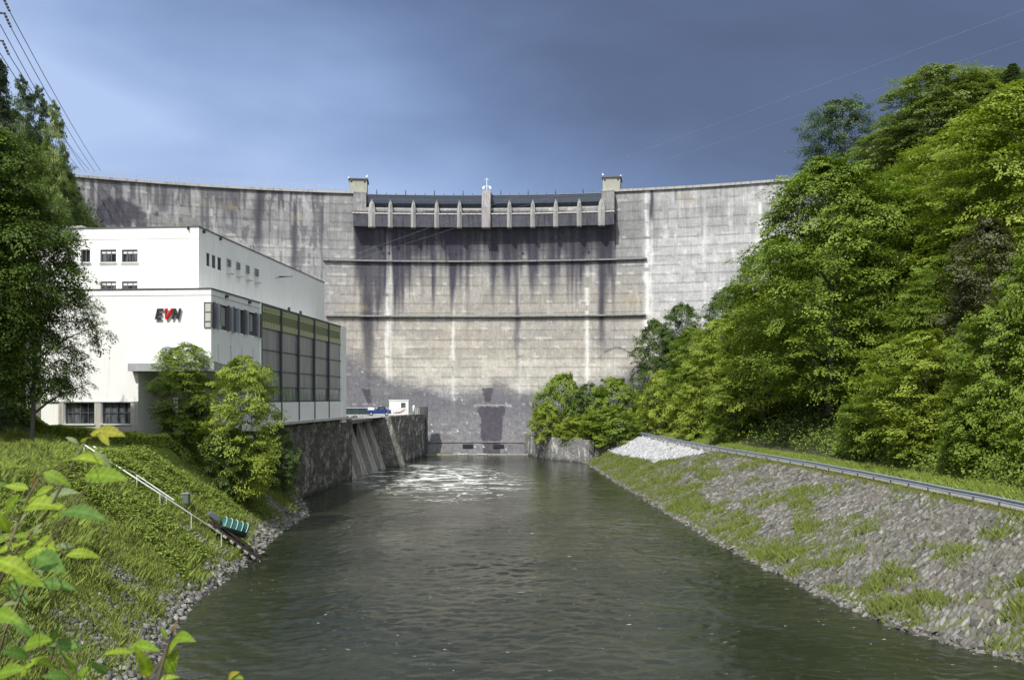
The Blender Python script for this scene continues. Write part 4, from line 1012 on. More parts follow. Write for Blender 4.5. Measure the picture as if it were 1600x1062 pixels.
def tree_proto(key, kind, seed, H, R, cb, nc, lp, ll, r0=.3, **kw):
    """meshes made once, shared by every tree of that build"""
    rs = np.random.RandomState(seed)
    V, F_, rnd, ctr = crown_geo(kind, rs, H, R, cb, nc, lp, ll, **kw)
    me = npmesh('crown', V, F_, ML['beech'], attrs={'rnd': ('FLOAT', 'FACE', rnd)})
    tr = trunk_mb(rs, H, R, cb, ctr, r0).build('trunk', M_bark, smooth=True)
    PROTO[key] = (me.data, tr.data, H, R)
    bpy.data.objects.remove(me); bpy.data.objects.remove(tr)
tree_proto('beech1', 'beech', 1, 24, 7.5, 1.5, 760, 135, .25, .42, cl=2.15, flat=.13, lump=.34)
tree_proto('beechL', 'beech', 31, 24, 7.5, 4.2, 800, 135, .24, .40, cl=2.0, flat=.14, lump=.5, inner=1.5, droop=.5)
tree_proto('beech2', 'beech', 2, 22, 7.0, 1.0, 680, 130, .24, .40, cl=2.0, flat=.13, lump=.42)
tree_proto('round1', 'round', 3, 12, 5.0, .8, 430, 115, .21, .22, cl=1.4, lump=.36, flat=.15)
tree_proto('round2', 'round', 4, 12, 4.8, .6, 420, 110, .21, .20, cl=1.35, lump=.4, flat=.16, droop=.2)
tree_proto('airy', 'round', 5, 14, 5.2, 3.0, 330, 80, .24, .28, cl=1.3, lump=.5, flat=.35, inner=1.2)
tree_proto('pine1', 'pine', 6, 20, 4.2, 6.0, 150, 90, .26, .24, cl=1.15, lump=.6, flat=.5, inner=1.0, droop=.1)
tree_proto('birch', 'beech', 41, 20, 3.4, 2.5, 420, 75, .22, .22, cl=.95, lump=.55, flat=.25, inner=1.5, droop=.3)
tree_proto('pineR', 'round', 26, 20, 4.4, 2.0, 420, 95, .22, .24, cl=1.1, lump=.5, flat=.4, inner=1.3, droop=.3)
tree_proto('pine2', 'pine', 16, 20, 4.4, 4.0, 170, 90, .25, .24, cl=1.1, lump=.6, flat=.45, inner=1.1, droop=.2)
tree_proto('spruce', 'cone', 7, 20, 3.4, 1.5, 420, 75, .21, .22, cl=1.05, lump=.25, droop=.55, flat=.14, inner=1.4)
tree_proto('bush1', 'bush', 8, 5, 3.2, .1, 340, 70, .18, .10, cl=.8, lump=.3, droop=.25)
tree_proto('bush2', 'bush', 9, 5, 3.0, .1, 330, 70, .17, .10, cl=.75, lump=.36, droop=.2)
tree_proto('maple', 'round', 10, 11, 3.6, .9, 400, 90, .17, .13, cl=1.1, flat=.14, lump=.38, droop=.3, inner=1.8)
_matcopy = {}
def place(key, px, ytop, Y, half, mk, name, label, cat='tree', group=None, side_='R', base=None, rz=None, X=None):
    me, tr, H, R = PROTO[key]
    x = (px-800)/F*Y if X is None else X
    hb = float((HR if side_ == 'R' else HL)(np.float64(x), np.float64(Y))) if base is None else base
    zt = CZ+(HY-ytop)*Y/F; sz = (zt-hb)/H; sx = half/F*Y/R
    o = thing(name, label, cat, (x, Y, hb), rz if rz is not None else random.uniform(0, 6.28), group)
    if name == 'cut': return
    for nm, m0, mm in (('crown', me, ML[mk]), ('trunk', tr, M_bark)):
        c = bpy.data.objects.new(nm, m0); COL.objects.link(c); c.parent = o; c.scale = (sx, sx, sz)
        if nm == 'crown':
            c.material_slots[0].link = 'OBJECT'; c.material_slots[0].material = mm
    return o
GR = 'trees on the right-hand slope'
R_TREES = [
 ('airy', 1315, 158, 175, 62, 'blue', 'tree', 'lone bluish dark tree standing on the skyline right of the dam crest'),
 ('round2', 1395, 200, 158, 55, 'pale', 'tree', 'greyish green tree behind, between the skyline tree and the pale one'),
 ('round1', 1465, 108, 150, 85, 'pale', 'tree', 'tall pale green tree with bumpy crown high on the right slope'),
 ('round2', 1535, 118, 152, 70, 'pale', 'tree', 'pale green tree right of the tallest bumpy crown on the skyline'),
 ('spruce', 1582, 100, 140, 26, 'blue', 'fir_tree', 'small dark conifer tip at the top right of the slope'),
 ('beech1', 1298, 250, 103, 122, 'beech', 'beech_tree', 'huge drooping beech overhanging the road, nearest the dam crest end'),
 ('beech2', 1392, 290, 102, 88, 'beech', 'beech_tree', 'beech behind and right of the huge drooping one, dark hollow below'),
 ('beech2', 1495, 205, 104, 100, 'bright', 'beech_tree', 'bright beech in the middle of the right slope, sloping crown'),
 ('beech1', 1605, 130, 90, 135, 'bright', 'beech_tree', 'largest bright beech at the right picture edge'),
 ('beech2', 1480, 400, 87, 75, 'beech', 'beech_tree', 'beech with deep shade below, left of the dull pine'),
 ('pineR', 1545, 345, 79, 74, 'pine', 'pine_tree', 'brownish dull pine in front of the bright beeches at right'),
 ('round1', 1445, 520, 79, 88, 'bright', 'maple_tree', 'low leafy maple above the green verge, left of the dull pine'),
 ('round2', 1572, 475, 68.5, 75, 'beech', 'maple_tree', 'low leafy maple by the verge near the right picture edge'),
 ('round2', 1660, 360, 66, 80, 'beech', 'maple_tree', 'maple cut by the right picture edge beneath the largest beech'),
 ('round1', 1195, 455, 118, 80, 'bright', 'beech_tree', 'light green rounded tree left of the huge drooping beech by the road'),
 ('round2', 1212, 370, 136, 55, 'beech', 'tree', 'mid green tree rising against the dam face left of the huge beech'),
 ('round2', 1128, 500, 136, 52, 'bright', 'tree', 'light green tree by the road bend'),
 ('round1', 1142, 448, 162, 40, 'dark', 'tree', 'dark green tree top against the pale dam face'),
 ('round2', 1066, 476, 168, 36, 'dark', 'tree', 'thin-topped dark tree left of the dark tree top at the dam face'),
 ('round1', 1026, 502, 172, 42, 'dark', 'tree', 'dark bluish tree nearest the dam above the road end'),
 ('round1', 1085, 515, 152, 46, 'beech', 'tree', 'mid green tree above the far end of the guardrail'),
 ('bush1', 1040, 580, 158, 40, 'bright', 'bush', 'yellow green bush at the far road end'),
 ('bush2', 1092, 590, 137, 44, 'bright', 'bush', 'bright bush behind the guardrail, left of the road bend tree'),
 ('bush1', 1368, 610, 86, 52, 'beech', 'bush', 'leafy bush reaching down to the guardrail, right of the dark hollow'),
 ('bush2', 1450, 625, 77, 56, 'bright', 'bush', 'bright broad bush at the back of the verge'),
 ('bush1', 1540, 615, 68.5, 58, 'beech', 'bush', 'broad green bush at the back of the verge under the dull pine'),
 ('bush2', 1630, 600, 62, 50, 'beech', 'bush', 'green bush on the verge at the right picture edge'),
 ('bush1', 1150, 590, 122, 46, 'beech', 'bush', 'green bush under the light green tree by the road'),
]
for key, px, yt, Y, hf, mk, nm, lb in R_TREES: place(key, px, yt, Y, hf, mk, nm, lb, {'beech_tree': 'beech', 'maple_tree': 'maple', 'pine_tree': 'pine', 'fir_tree': 'fir', 'bush': 'bush'}.get(nm, 'tree'), GR if nm != 'bush' else 'bushes along the road')
# shrubs on the right-hand rubble wall
for key, px, yt, Y, hf, mk, lb in (('bush1', 878, 586, 172, 38, 'beech', 'tallest shrub on the rubble wall, next to the dam'), ('bush2', 856, 632, 167, 26, 'bright', 'lowest bright shrub at the left end of the rubble wall'),
        ('bush2', 918, 600, 170, 30, 'dark', 'darker narrow shrub in the gap behind the wall shrubs'), ('bush1', 960, 592, 168, 40, 'beech', 'broad shrub at the back right of the rubble wall'),
        ('bush2', 905, 648, 163, 34, 'bright', 'light green front shrub overhanging the middle of the rubble wall'), ('bush1', 955, 635, 159, 44, 'beech', 'large front shrub at the right end of the rubble wall')):
    place(key, px, yt, Y, hf, mk, 'shrub', lb, 'shrub', 'shrubs on the rubble wall at the right bank', base=3.0)
# left side
GLs = 'trees on the left-hand slope'
for key, px, yt, Y, hf, mk, nm, lb, cat in (
    ('beechL', -42, 184, 61, 132, 'leftb', 'beech_tree', 'big dark beech at the left picture edge with branches over the white wall', 'beech'),
    ('beechL', 50, 310, 63, 82, 'leftb', 'beech_tree', 'lower dark beech whose sprays hang before the white front wall', 'beech'),
    ('beech2', 62, 252, 92, 44, 'leftb', 'tree', 'sunlit green tree behind the big dark beech at left', 'tree'),
    ('spruce', 2, 95, 105, 34, 'spruce', 'spruce_tree', 'dark spruce spire at the left picture edge', 'spruce'),
    ('birch', 33, 120, 118, 27, 'blue', 'birch_tree', 'tallest grey green slender tree right of the spruce spire', 'birch'),
    ('birch', 60, 136, 122, 26, 'blue', 'birch_tree', 'slim grey tree in the middle of the left skyline group', 'birch'),
    ('birch', 84, 160, 118, 26, 'pale', 'birch_tree', 'lighter slender tree at the right of the left skyline group', 'birch'),
    ('birch', 100, 232, 124, 24, 'dark', 'birch_tree', 'dark slender tree lowest and rightmost of the left skyline group', 'birch'),
    ('round2', 98, 262, 130, 34, 'dark', 'tree', 'dark tree before the left end of the dam crest', 'tree'),
    ('spruce', 112, 285, 150, 22, 'spruce', 'spruce_tree', 'small dark conifer against the left end of the dam', 'spruce'),
    ('round1', 40, 235, 125, 46, 'beech', 'tree', 'green tree below the skyline birches', 'tree')):
    place(key, px, yt, Y, hf, mk, nm, lb, cat, GLs, 'L')
GP = 'pair of young maples at the bank corner'
place('maple', 290, 538, 76, 54, 'beech', 'maple_tree', 'darker left one of the two young maples before the white building', 'maple', GP, 'L', rz=1.0)
place('maple', 382, 558, 75, 57, 'bright', 'maple_tree', 'lighter right one of the two young maples before the glazed hall', 'maple', GP, 'L', rz=4.0)
place('bush1', 432, 668, 87, 34, 'dark', 'bush', 'dark tangled bush between the right maple and the stone quay wall', 'bush', None, 'L')
place('bush2', 350, 672, 74, 40, 'dark', 'bush', 'dark bush in the shade under the two young maples', 'bush', None, 'L')
# undergrowth covering both slopes
def undergrowth(name, n, fx, hfn, mk, label, ll=.42, lift=1.0, cond=None):
    rs = np.random.RandomState(len(label)); X, Y = fx(rs, n)
    k = 26; ci = np.repeat(np.arange(n), k); Z = hfn(X, Y)
    q = rs.normal(0, 1, (n*k, 3))*np.array([.75, .75, .5]); C = np.stack([X[ci], Y[ci], Z[ci]+lift*rs.rand(n)[ci]], -1)+q
    C[:, 2] = np.maximum(C[:, 2], hfn(C[:, 0], C[:, 1])+.05)
    if cond is not None: C = C[cond(C)]
    if hfn is HR: C = C[~((C[:, 1] > 92) & (C[:, 1] < 128) & (C[:, 0]-xe(C[:, 1]) < 12)) | (rs.rand(len(C)) < .12)]
    m_ = len(C); V, F_ = leaves_geo(C, UPV*.8+np.array([-.3, -.5, 0])+rs.normal(0, .5, (m_, 3)), rs.normal(0, 1, (m_, 3)), ll*(.6+.7*rs.rand(m_)), ll*.6*(.6+.7*rs.rand(m_)))
    tag(npmesh(name, V, F_, ML[mk], attrs={'rnd': ('FLOAT', 'FACE', rs.rand(m_))}), label, 'undergrowth', None, 'stuff')
def fxr(rs, n):
    Y = 50+rs.rand(n)*130; d = 2.4+rs.rand(n)**1.3*48; return xe(Y)+ROADW+d, Y
undergrowth('undergrowth', 20000, fxr, HR, 'beech', 'dense green undergrowth covering the right-hand slope', .27)
def fxl(rs, n):
    Y = 60+rs.rand(n)*120; d = rs.rand(n)*60; return np.interp(Y, [60, 70, 78, 130, 160], [-36, -38, -52, -54, -52])-d, Y
undergrowth('undergrowth', 9000, fxl, HL, 'dark', 'dense dark undergrowth covering the left-hand slope')
# hedge in front of the building
rs = np.random.RandomState(77); hx0, hx1 = at(-30, 0, 69).x, at(262, 0, 71).x; n = 26000
u = rs.rand(n); x = hx0+(hx1-hx0)*u; yy = 69+2*u+(rs.rand(n)-.5)*1.5
zb_ = HL(x, yy); top = .95+.25*(fbm(x*.8, x*0, 5)-.5)
zz = zb_+np.where(rs.rand(n) < .45, top-rs.rand(n)*.2, rs.rand(n)*top); fr_ = rs.rand(n) < .6; yy = np.where(fr_ & (zz < zb_+top-.25), 69+2*u-.75+rs.rand(n)*.15, yy)
V, F_ = leaves_geo(np.stack([x, yy, zz], -1), UPV*.7+np.array([-.2, -.6, 0])+rs.normal(0, .5, (n, 3)), rs.normal(0, 1, (n, 3)), .17+.1*rs.rand(n), .12+.06*rs.rand(n))
hd = thing('hedge', 'trimmed green hedge in front of the ground floor windows', 'hedge', (0, 0, 0))
npmesh('foliage', V, F_, ML['bright'], hd, attrs={'rnd': ('FLOAT', 'FACE', rs.rand(n))})
for k in range(14):
    f = (k+.5)/14; x_ = hx0+(hx1-hx0)*f; z_ = float(HL(np.float64(x_), np.float64(69+2*f))); MB().tube([(x_, 69+2*f, z_-.3), (x_+.1, 69+2*f, z_+.7)], .05, 5).build('stem', M_bark, hd)


# ------------------------------------------------------------ grass blades
def blades(name, X, Y, hfn, h, wd, mk, label, tall=None, lean=.35, k=6, spread=.18):
    rs = np.random.RandomState(len(X) % 9973); n = len(X); ci = np.repeat(np.arange(n), k); m_ = n*k
    bx = X[ci]+rs.normal(0, spread, m_); by = Y[ci]+rs.normal(0, spread, m_); bz = hfn(bx, by)-.03
    hh = (h*(.5+.9*rs.rand(n)))[ci]*(.6+.6*rs.rand(m_))*(1 if tall is None else tall[ci]); a = rs.rand(m_)*2*np.pi; ln = rs.normal(0, lean, (m_, 2))*hh[:, None]
    b0 = np.stack([bx, by, bz], -1); sd = np.stack([np.cos(a), np.sin(a), 0*a], -1)*wd*(.7+.6*rs.rand(m_))[:, None]
    tp = b0+np.stack([ln[:, 0], ln[:, 1], hh], -1); md = b0+np.stack([ln[:, 0]*.3, ln[:, 1]*.3, hh*.55], -1)
    V = np.stack([b0-sd*.5, b0+sd*.5, md+sd*.4, tp], 1).reshape(-1, 3); F_ = np.arange(m_*4).reshape(-1, 4)
    return tag(npmesh(name, V, F_, mk, attrs={'rnd': ('FLOAT', 'FACE', np.clip(.5*rs.rand(m_)+.5*rs.rand(n)[ci], 0, 1))}), label, 'grass', None, 'stuff')
def m_blade(*a):
    m = m_leaf(*a); t = NT(m.node_tree); g_ = t.node('ShaderNodeNewGeometry').outputs['Normal']
    n_ = t.vmath('NORMALIZE', t.vmath('ADD', t.vmath('MULTIPLY', g_, (.45, .45, .45)), (-.05, -.15, 1.0)), (0, 0, 0)); t.l.new(n_, t.n['Principled BSDF'].inputs['Normal']); return m
MG = m_blade((.100, .150, .022), (.245, .315, .055), .22, .7); MGR = m_blade((.095, .135, .020), (.225, .265, .065), .35, .75); MG2 = m_blade((.12, .145, .022), (.25, .26, .075), .35, .8)
rs = np.random.RandomState(11); n = 110000
Y = 24+rs.rand(n)**1.35*73; d = rs.rand(n)*17; X = xl(Y)-d
bare = fbm(X*.30, Y*.22, 201); keep = (bare+.10+.18*sst(1.0, 7, d)-.20*(1-sst(.2, 1.1, d)) > .36+.16*rs.rand(n)) & ~((Y > 68) & (Y < 73) & (d > 6.8)) & (d > .45)
keep &= ~((Y > 76) & (X < -25.4))
X, Y, d = X[keep], Y[keep], d[keep]; tl = 1+1.0*(fbm(X*.5, Y*.4, 202) > .58)
h = len(X)//2
blades('grass', X[:h], Y[:h], HL, .25, .028, MG, 'long fresh green grass on the left bank', tl[:h])
blades('dry_grass', X[h:], Y[h:], HL, .19, .026, MG2, 'paler yellowish grass mixed into the left bank', tl[h:])
# broad-leaved weeds on the left bank
n = 9000; Y = 36+rs.rand(n)*56; d = 1.2+rs.rand(n)*9; X = xl(Y)-d; k = (fbm(X*.35, Y*.3, 210) > .57) & ~((Y > 76) & (X < -25)); X, Y = X[k], Y[k]
ci = np.repeat(np.arange(len(X)), 12); m_ = len(ci); C = np.stack([X[ci], Y[ci], 0*ci], -1)+rs.normal(0, .3, (m_, 3)); C[:, 2] = HL(C[:, 0], C[:, 1])+.1+.5*rs.rand(m_)
V, F_ = leaves_geo(C, UPV+rs.normal(0, .45, (m_, 3)), rs.normal(0, 1, (m_, 3)), .13+.12*rs.rand(m_), .09+.08*rs.rand(m_))
tag(npmesh('weeds', V, F_, MG, attrs={'rnd': ('FLOAT', 'FACE', rs.rand(m_))}), 'broad-leaved weeds among the grass of the left bank', 'weeds', None, 'stuff')
# right bank: verge, waterline fringe, tufts in the joints
rs = np.random.RandomState(12); n = 68000
Y = 34+rs.rand(n)**1.3*120; Wd = xe(Y)-xr(Y); f = rs.rand(n); X = xr(Y)+f*Wd; d = f*Wd
pat = fbm(X*.28, Y*.20, 301)
fringe = (d > .25) & (d < np.interp(Y, [40, 50, 62, 75, 100, 120, 156], [1.5, 2.2, 2.8, 3.6, 4.0, 6.5, 8])*(.6+.8*vn(Y*.22, Y*0, 302)))
fringe &= (Y > 60) | (vn(Y*.4, X*.3, 303) > .42)
line = (np.abs(X-np.interp(Y, [58, 66, 78], [19.0, 21.5, 24.5])-.6*vn(Y, Y*0, 305)) < .7) & (Y > 57) & (Y < 79)
corner = (Y < 47) & (f < np.interp(Y, [36, 44, 47], [1.0, .72, .25]))&(pat > .42)
vr = (pat > .64) & (rs.rand(n) > .6); vr2 = (fbm(X*.5, Y*.3, 306) > np.interp(Y, [50, 80, 110], [.68, .60, .52])) & (rs.rand(n) < .35)
fr_ = (f > np.interp(Y, [112, 157], [.62, .40])-.05) & (Y > np.interp(f, [.3, 1], [128, 112])-2)
keep = ((fringe & (rs.rand(n) < 1.1)) | line | corner | vr | vr2) & ~fr_
X, Y = X[keep], Y[keep]
blades('grass', X, Y, HR, .24, .036, MGR, 'green grass tufts along the right waterline and in the stone joints', 1+.9*(fbm(X*.6, Y*.6, 307) > .56))
n = 30000; Y = 40+rs.rand(n)*120; X = xe(Y)+ROADW+rs.rand(n)*np.interp(Y, [76, 82, 116, 122], [4.5, 1.3, 1.3, 3.8])-.1
blades('verge_grass', X, Y, HR, .42, .06, MG, 'tall grass verge between the road and the trees')
n = 7000; Y = 40+rs.rand(n)*70; X = xe(Y)+.05+rs.rand(n)*.5
blades('verge_grass', X, Y, HR, .2, .05, MG2, 'short dry grass strip under the guardrail')

# ------------------------------------------------------------ stones
def m_stones(t, p):
    r = t.attr('rnd'); pos = P(t); n = t.noise(pos, 6, 5, .65); n2 = t.noise(pos, .35, 3)
    c = t.ramp(r, [(0, (.055, .053, .05)), (.35, (.13, .126, .118)), (.7, (.205, .20, .188)), (1, (.31, .305, .29))])
    c = t.mix(t.ramp(n2, [(.45, 0.0), (.7, .3)]), c, (.15, .14, .10))
    setc(t, p, t.mix(1.0, c, t.ramp(n, [(.25, .6), (.75, 1.25)]), 'MULTIPLY')); bump(t, p, n, .7, .04)
M_stones = mat('field_stone', rough=.92, fn=m_stones, spec=.2)
def blocks(name, C, A, B, N, L, Wd, T, rnd, label, cat='stones'):
    """irregular six-sided stones: A long axis, B short axis, N up"""
    n = len(C); rs = np.random.RandomState(n % 7919)
    sg = np.array([[i, j, k] for i in (-1, 1) for j in (-1, 1) for k in (-1, 1)], float)
    q = sg[None]*(1+rs.normal(0, .16, (n, 8, 3))); q[:, :, :2] *= np.where(sg[None, :, 2:3] > 0, .82, 1.0)
    V = C[:, None]+A[:, None]*(q[:, :, :1]*L[:, None, None]/2)+B[:, None]*(q[:, :, 1:2]*Wd[:, None, None]/2)+N[:, None]*(q[:, :, 2:]*T[:, None, None]/2)
    fs = np.array([(0, 1, 3, 2), (4, 6, 7, 5), (0, 4, 5, 1), (2, 3, 7, 6), (1, 5, 7, 3)]); F_ = (np.arange(n)[:, None, None]*8+fs[None]).reshape(-1, 4)
    return tag(npmesh(name, V.reshape(-1, 3), F_, M_stones, attrs={'rnd': ('FLOAT', 'FACE', np.repeat(rnd, 5))}), label, cat, None, 'stuff')
def on_slope(X, Y, hfn):
    e = .4; hx = (hfn(X+e, Y)-hfn(X-e, Y))/(2*e); hy = (hfn(X, Y+e)-hfn(X, Y-e))/(2*e)
    return nrm(np.stack([-hx, -hy, np.ones_like(hx)], -1))
# pitched stone revetment laid in slanting courses
rs = np.random.RandomState(21)
ang = rad(57); cr, sr = math.cos(ang), math.sin(ang); gu, gv = np.meshgrid(np.arange(-90, 120, .74), np.arange(-90, 100, .20), indexing='ij')
gu = gu+((np.round(gv/.20) % 2)*.37)+rs.normal(0, .13, gu.shape); gv = gv+rs.normal(0, .035, gv.shape)+.12*np.sin(gu*.7)
Yc = 75+gu*cr-gv*sr; Xo = gu*sr+gv*cr            # along the river / across the slope
d = Xo+6; w = xe(Yc)-xr(Yc); ok = (d > .15) & (d < w-.15) & (Yc > 30) & (Yc < 157)
Yc, d = Yc[ok], d[ok]; X = xr(Yc)+d; lod = (Yc < 100) | (rs.rand(len(Yc)) < .85); Yc, X, d = Yc[lod], X[lod], d[lod]
n = len(X); N = on_slope(X, Yc, HR); A = nrm(np.stack([np.full(n, sr), np.full(n, cr), np.zeros(n)], -1)+rs.normal(0, .14, (n, 3))); A = nrm(A-(A*N).sum(-1, keepdims=True)*N); B = np.cross(N, A)
N2 = nrm(N+rs.normal(0, .13, (n, 3))); C = np.stack([X, Yc, HR(X, Yc)-.02+rs.normal(0, .03, n)], -1)
wn_ = xe(Yc)-xr(Yc); fresh = (Yc > np.interp(d/wn_, [.3, 1], [128, 112])) & (d/wn_ > np.interp(Yc, [112, 157], [.62, .40]))
rn = np.clip(rs.beta(2, 2.6, n)*1.0+.25*(fbm(X*.3, Yc*.3, 401)-.5), 0, 1)
keep = X > -99; 
k1 = keep & ~fresh
L = .74*(.5+.6*rs.rand(n)); Wd = .165*(.55+.5*rs.rand(n)); T = .27*np.ones(n)
blocks('revetment_stones', C[k1], A[k1], B[k1], N2[k1], L[k1], Wd[k1], T[k1], rn[k1], 'grey pitched stones laid in slanting courses on the right bank')
M_old = M_stones; 
M_stones = mat('fresh_limestone', rough=.9, fn=lambda t, p: (setc(t, p, t.mix(t.attr('rnd'), (.27, .28, .30), (.46, .465, .475))), bump(t, p, t.noise(P(t), 5, 4), .5, .04)), spec=.2)
k2 = fresh; blocks('fresh_stones', C[k2], nrm(A+rs.normal(0, .2, A.shape))[k2], B[k2], N[k2], L[k2]*1.5, Wd[k2]*1.9, T[k2]*.9, rs.rand(k2.sum()), 'patch of fresh white stones below the far end of the guardrail')
M_stones = M_old
def riprap(name, n, Yr, fx, hfn, size, label, seed, base=.45):
    rs = np.random.RandomState(seed); Y = Yr[0]+rs.rand(n)**1.25*(Yr[1]-Yr[0]); X = fx(rs, Y)
    A = nrm(rs.normal(0, 1, (n, 3))*np.array([1, 1, .35])); N = nrm(UPV+rs.normal(0, .45, (n, 3))); A = nrm(A-(A*N).sum(-1, keepdims=True)*N); B = np.cross(N, A)
    s_ = size*(.35+rs.rand(n)**2*1.1); C = np.stack([X, Y, hfn(X, Y)+s_*.10], -1)
    blocks(name, C, A, B, N, s_*1.3, s_*.8, s_*.55, np.clip(base+rs.normal(0, .25, n), 0, 1), label)
riprap('shore_stones', 3400, (22, 96), lambda r, Y: xl(Y)-(-.35+r.rand(len(Y))*.8+(r.rand(len(Y))**3)*1.0), HL, .26, 'pale broken stones along the left waterline', 31, .50)
riprap('shore_stones', 3000, (34, 158), lambda r, Y: xr(Y)+(-.25+r.rand(len(Y))*.75), HR, .25, 'pale broken stones along the right waterline', 32, .38)
def patches(r, Y):
    return xl(Y)-(1.0+r.rand(len(Y))*7.5)
rs = np.random.RandomState(33); n = 26000; Y = 26+rs.rand(n)*66; d = .8+rs.rand(n)*7.5; X = xl(Y)-d
k = fbm(X*.30, Y*.22, 201)+.12*sst(1.0, 7, d)+.10*rs.rand(n) < .50; X, Y = X[k], Y[k]; n = len(X)
A = nrm(rs.normal(0, .6, (n, 3))+np.array([.5, 1, 0])); N = nrm(on_slope(X, Y, HL)+rs.normal(0, .3, (n, 3))); A = nrm(A-(A*N).sum(-1, keepdims=True)*N); B = np.cross(N, A); s_ = .19*(.4+.9*rs.rand(n))
blocks('bank_stones', np.stack([X, Y, HL(X, Y)+.0], -1), A, B, N, s_*1.5, s_*.6, s_*.5, np.clip(.45+rs.normal(0, .25, n), 0, 1), 'grey stones showing through the grass of the left bank')

# ------------------------------------------------------------ guardrail on the right bank
GY0, GY1 = 40.0, 165.0
gp = lambda Y, z=0.0, out=0.0: Vector((float(xe(Y))+.12+out, Y, RZ+z))
go = Vector(gp(100)); gr = thing('guardrail', 'long steel crash barrier on posts along the road above the stone bank', 'guardrail', go)
prof = [(0, .0), (.05, .03), (.05, .10), (-.03, .14), (-.03, .20), (.05, .24), (.05, .31), (0, .34), (-.02, .31), (-.02, .24), (-.075, .20), (-.075, .14), (-.02, .10), (-.02, .03)]
mb = MB(); ys_ = np.linspace(GY0, GY1, 90); vs = []; k = len(prof)
for Y in ys_: vs += [gp(float(Y), .46+b+.012*math.sin(Y*.7), -a)-go for a, b in prof]
fs = [(i*k+j, i*k+(j+1) % k, (i+1)*k+(j+1) % k, (i+1)*k+j) for i in range(len(ys_)-1) for j in range(k)]
def m_galv(t, p):
    n = t.noise(P(t), 1.6, 4, .6); setc(t, p, t.mix(n, (.24, .28, .34), (.42, .46, .52)))
M_galv = mat('zinc', rough=.5, metal=.35, fn=m_galv)
mb.add(vs, fs).build('rail', M_galv, gr)
for i in range(int((GY1-GY0)/2.9)+1):
    Y = GY0+2.9*i; c = gp(Y, .22, .14)-go; mb = MB()
    mb.box(c+Vector((0, 0, 0)), (.02, .12, 1.15)); mb.box(c+Vector((-.03, .06, 0)), (.07, .02, 1.15)); mb.box(c+Vector((-.03, -.06, 0)), (.07, .02, 1.15)); mb.box(c+Vector((-.08, 0, .4)), (.12, .1, .2))
    mb.build('post', M_galv, gr)

# ------------------------------------------------------------ slipway, boat and handrail on the left bank
def bankpt(px, py, lift=0.0, hfn=HL):
    Y = 22.0
    while Y < 110:
        v = at(px, py, Y)
        if v.z <= float(hfn(np.float64(v.x), np.float64(Y)))+lift: return v
        Y += .05
    return at(px, py, 60)
ta, tb = bankpt(318, 818), bankpt(398, 876)
td = (tb-ta); TL = td.length+1.5; td.normalize(); ts = Vector((-td.y, td.x, 0)).normalized(); tn = td.cross(ts).normalized(); tn = tn if tn.z > 0 else -tn
M_rust = simple_dirty('rusty_steel', (.045, .035, .03), .7, .3); M_tie = m_conc((.33, .32, .29), .3)
sw_ = thing('boat_slipway', 'short slipway of dark rails on pale sleepers running down into the river', 'slipway', ta)
for e in (-.65, .65): MB().box(td*TL/2+ts*e+tn*.32, (TL, .1, .16), td, ts, tn).build('rail', M_rust, sw_)
for i in range(int(TL/.62)): MB().box(td*(.3+i*.62)+tn*.17, (.24, 2.1, .16), td, ts, tn).build('sleeper', M_tie, sw_)
bc = ta+td*(td.dot(bankpt(352, 854)-ta))+tn*.42
tr_ = thing('boat_trolley', 'black steel trolley on the slipway rails under the covered boat', 'trolley', bc)
for e in (-.6, .6): MB().box(ts*e+tn*.16, (3.6, .12, .14), td, ts, tn).build('beam', M_rust, tr_)
for x in (-1.6, 0, 1.6): MB().box(td*x+tn*.17, (.12, 1.2, .1), td, ts, tn).build('crossbar', M_rust, tr_)
for x in (-1.3, 1.3):
    for e in (-.65, .65): MB().tube([td*x+ts*(e-.05)+tn*.06, td*x+ts*(e+.05)+tn*.06], .13, 12).build('wheel', M_rust, tr_)
MB().box(td*-1.75+tn*.4, (.8, .6, .35), td, ts, tn).build('winch_box', mat('grey_box', (.10, .105, .13), .5), tr_, bevel=.05)
# boat: lofted hull with a tarpaulin over hoops, stern high on the bank side kept level by the cradle
bt = thing('covered_boat', 'small boat under a green tarpaulin with pale ribs, parked on the slipway', 'boat', bc+tn*.12)
bd = (td+Vector((0, 0, .30))).normalized(); bs = ts; bn = bd.cross(bs).normalized(); bn = bn if bn.z > 0 else -bn
LB = 1.8
def station(f, cover):
    w = .86*(1-max(0, (f-.55)/.45)**2.2*.35)*(.92+.08*min(1, f*4)); h = .55+.10*f
    if not cover: return [(-w, h), (-w*.9, h*.45), (-w*.5, .08), (0, 0), (w*.5, .08), (w*.9, h*.45), (w, h)]
    return [(w*1.06*math.cos(a), h-.16+(.58+.0*f)*max(0, math.sin(a))**.8) for a in np.linspace(0, math.pi, 9)]
for nm, cov, m in (('hull', False, mat('dark_hull', (.03, .05, .05), .4)), ('tarpaulin', True, None)):
    mb = MB(); n = 15; vs = []
    for i in range(n):
        f = i/(n-1); st = station(f, cov)
        sag = 1-.10*abs(math.sin(i*math.pi/2)) if cov else 1
        vs += [bd*((f-.5)*LB)+bs*a+bn*(b*(sag if b > .6 else 1)) for a, b in st]
    k = len(st); fs = [(i*k+j, i*k+j+1, (i+1)*k+j+1, (i+1)*k+j) for i in range(n-1) for j in range(k-1)]+[tuple(range(k)), tuple((n-1)*k+j for j in reversed(range(k)))]
    if cov:
        m = mat('tarpaulin', rough=.5, fn=lambda t, p: setc(t, p, t.mix(t.noise(P(t), 5, 3), (.012, .060, .048), (.024, .11, .09))))
    tp_ = mb.add(vs, fs).build(nm, m, bt, smooth=cov)
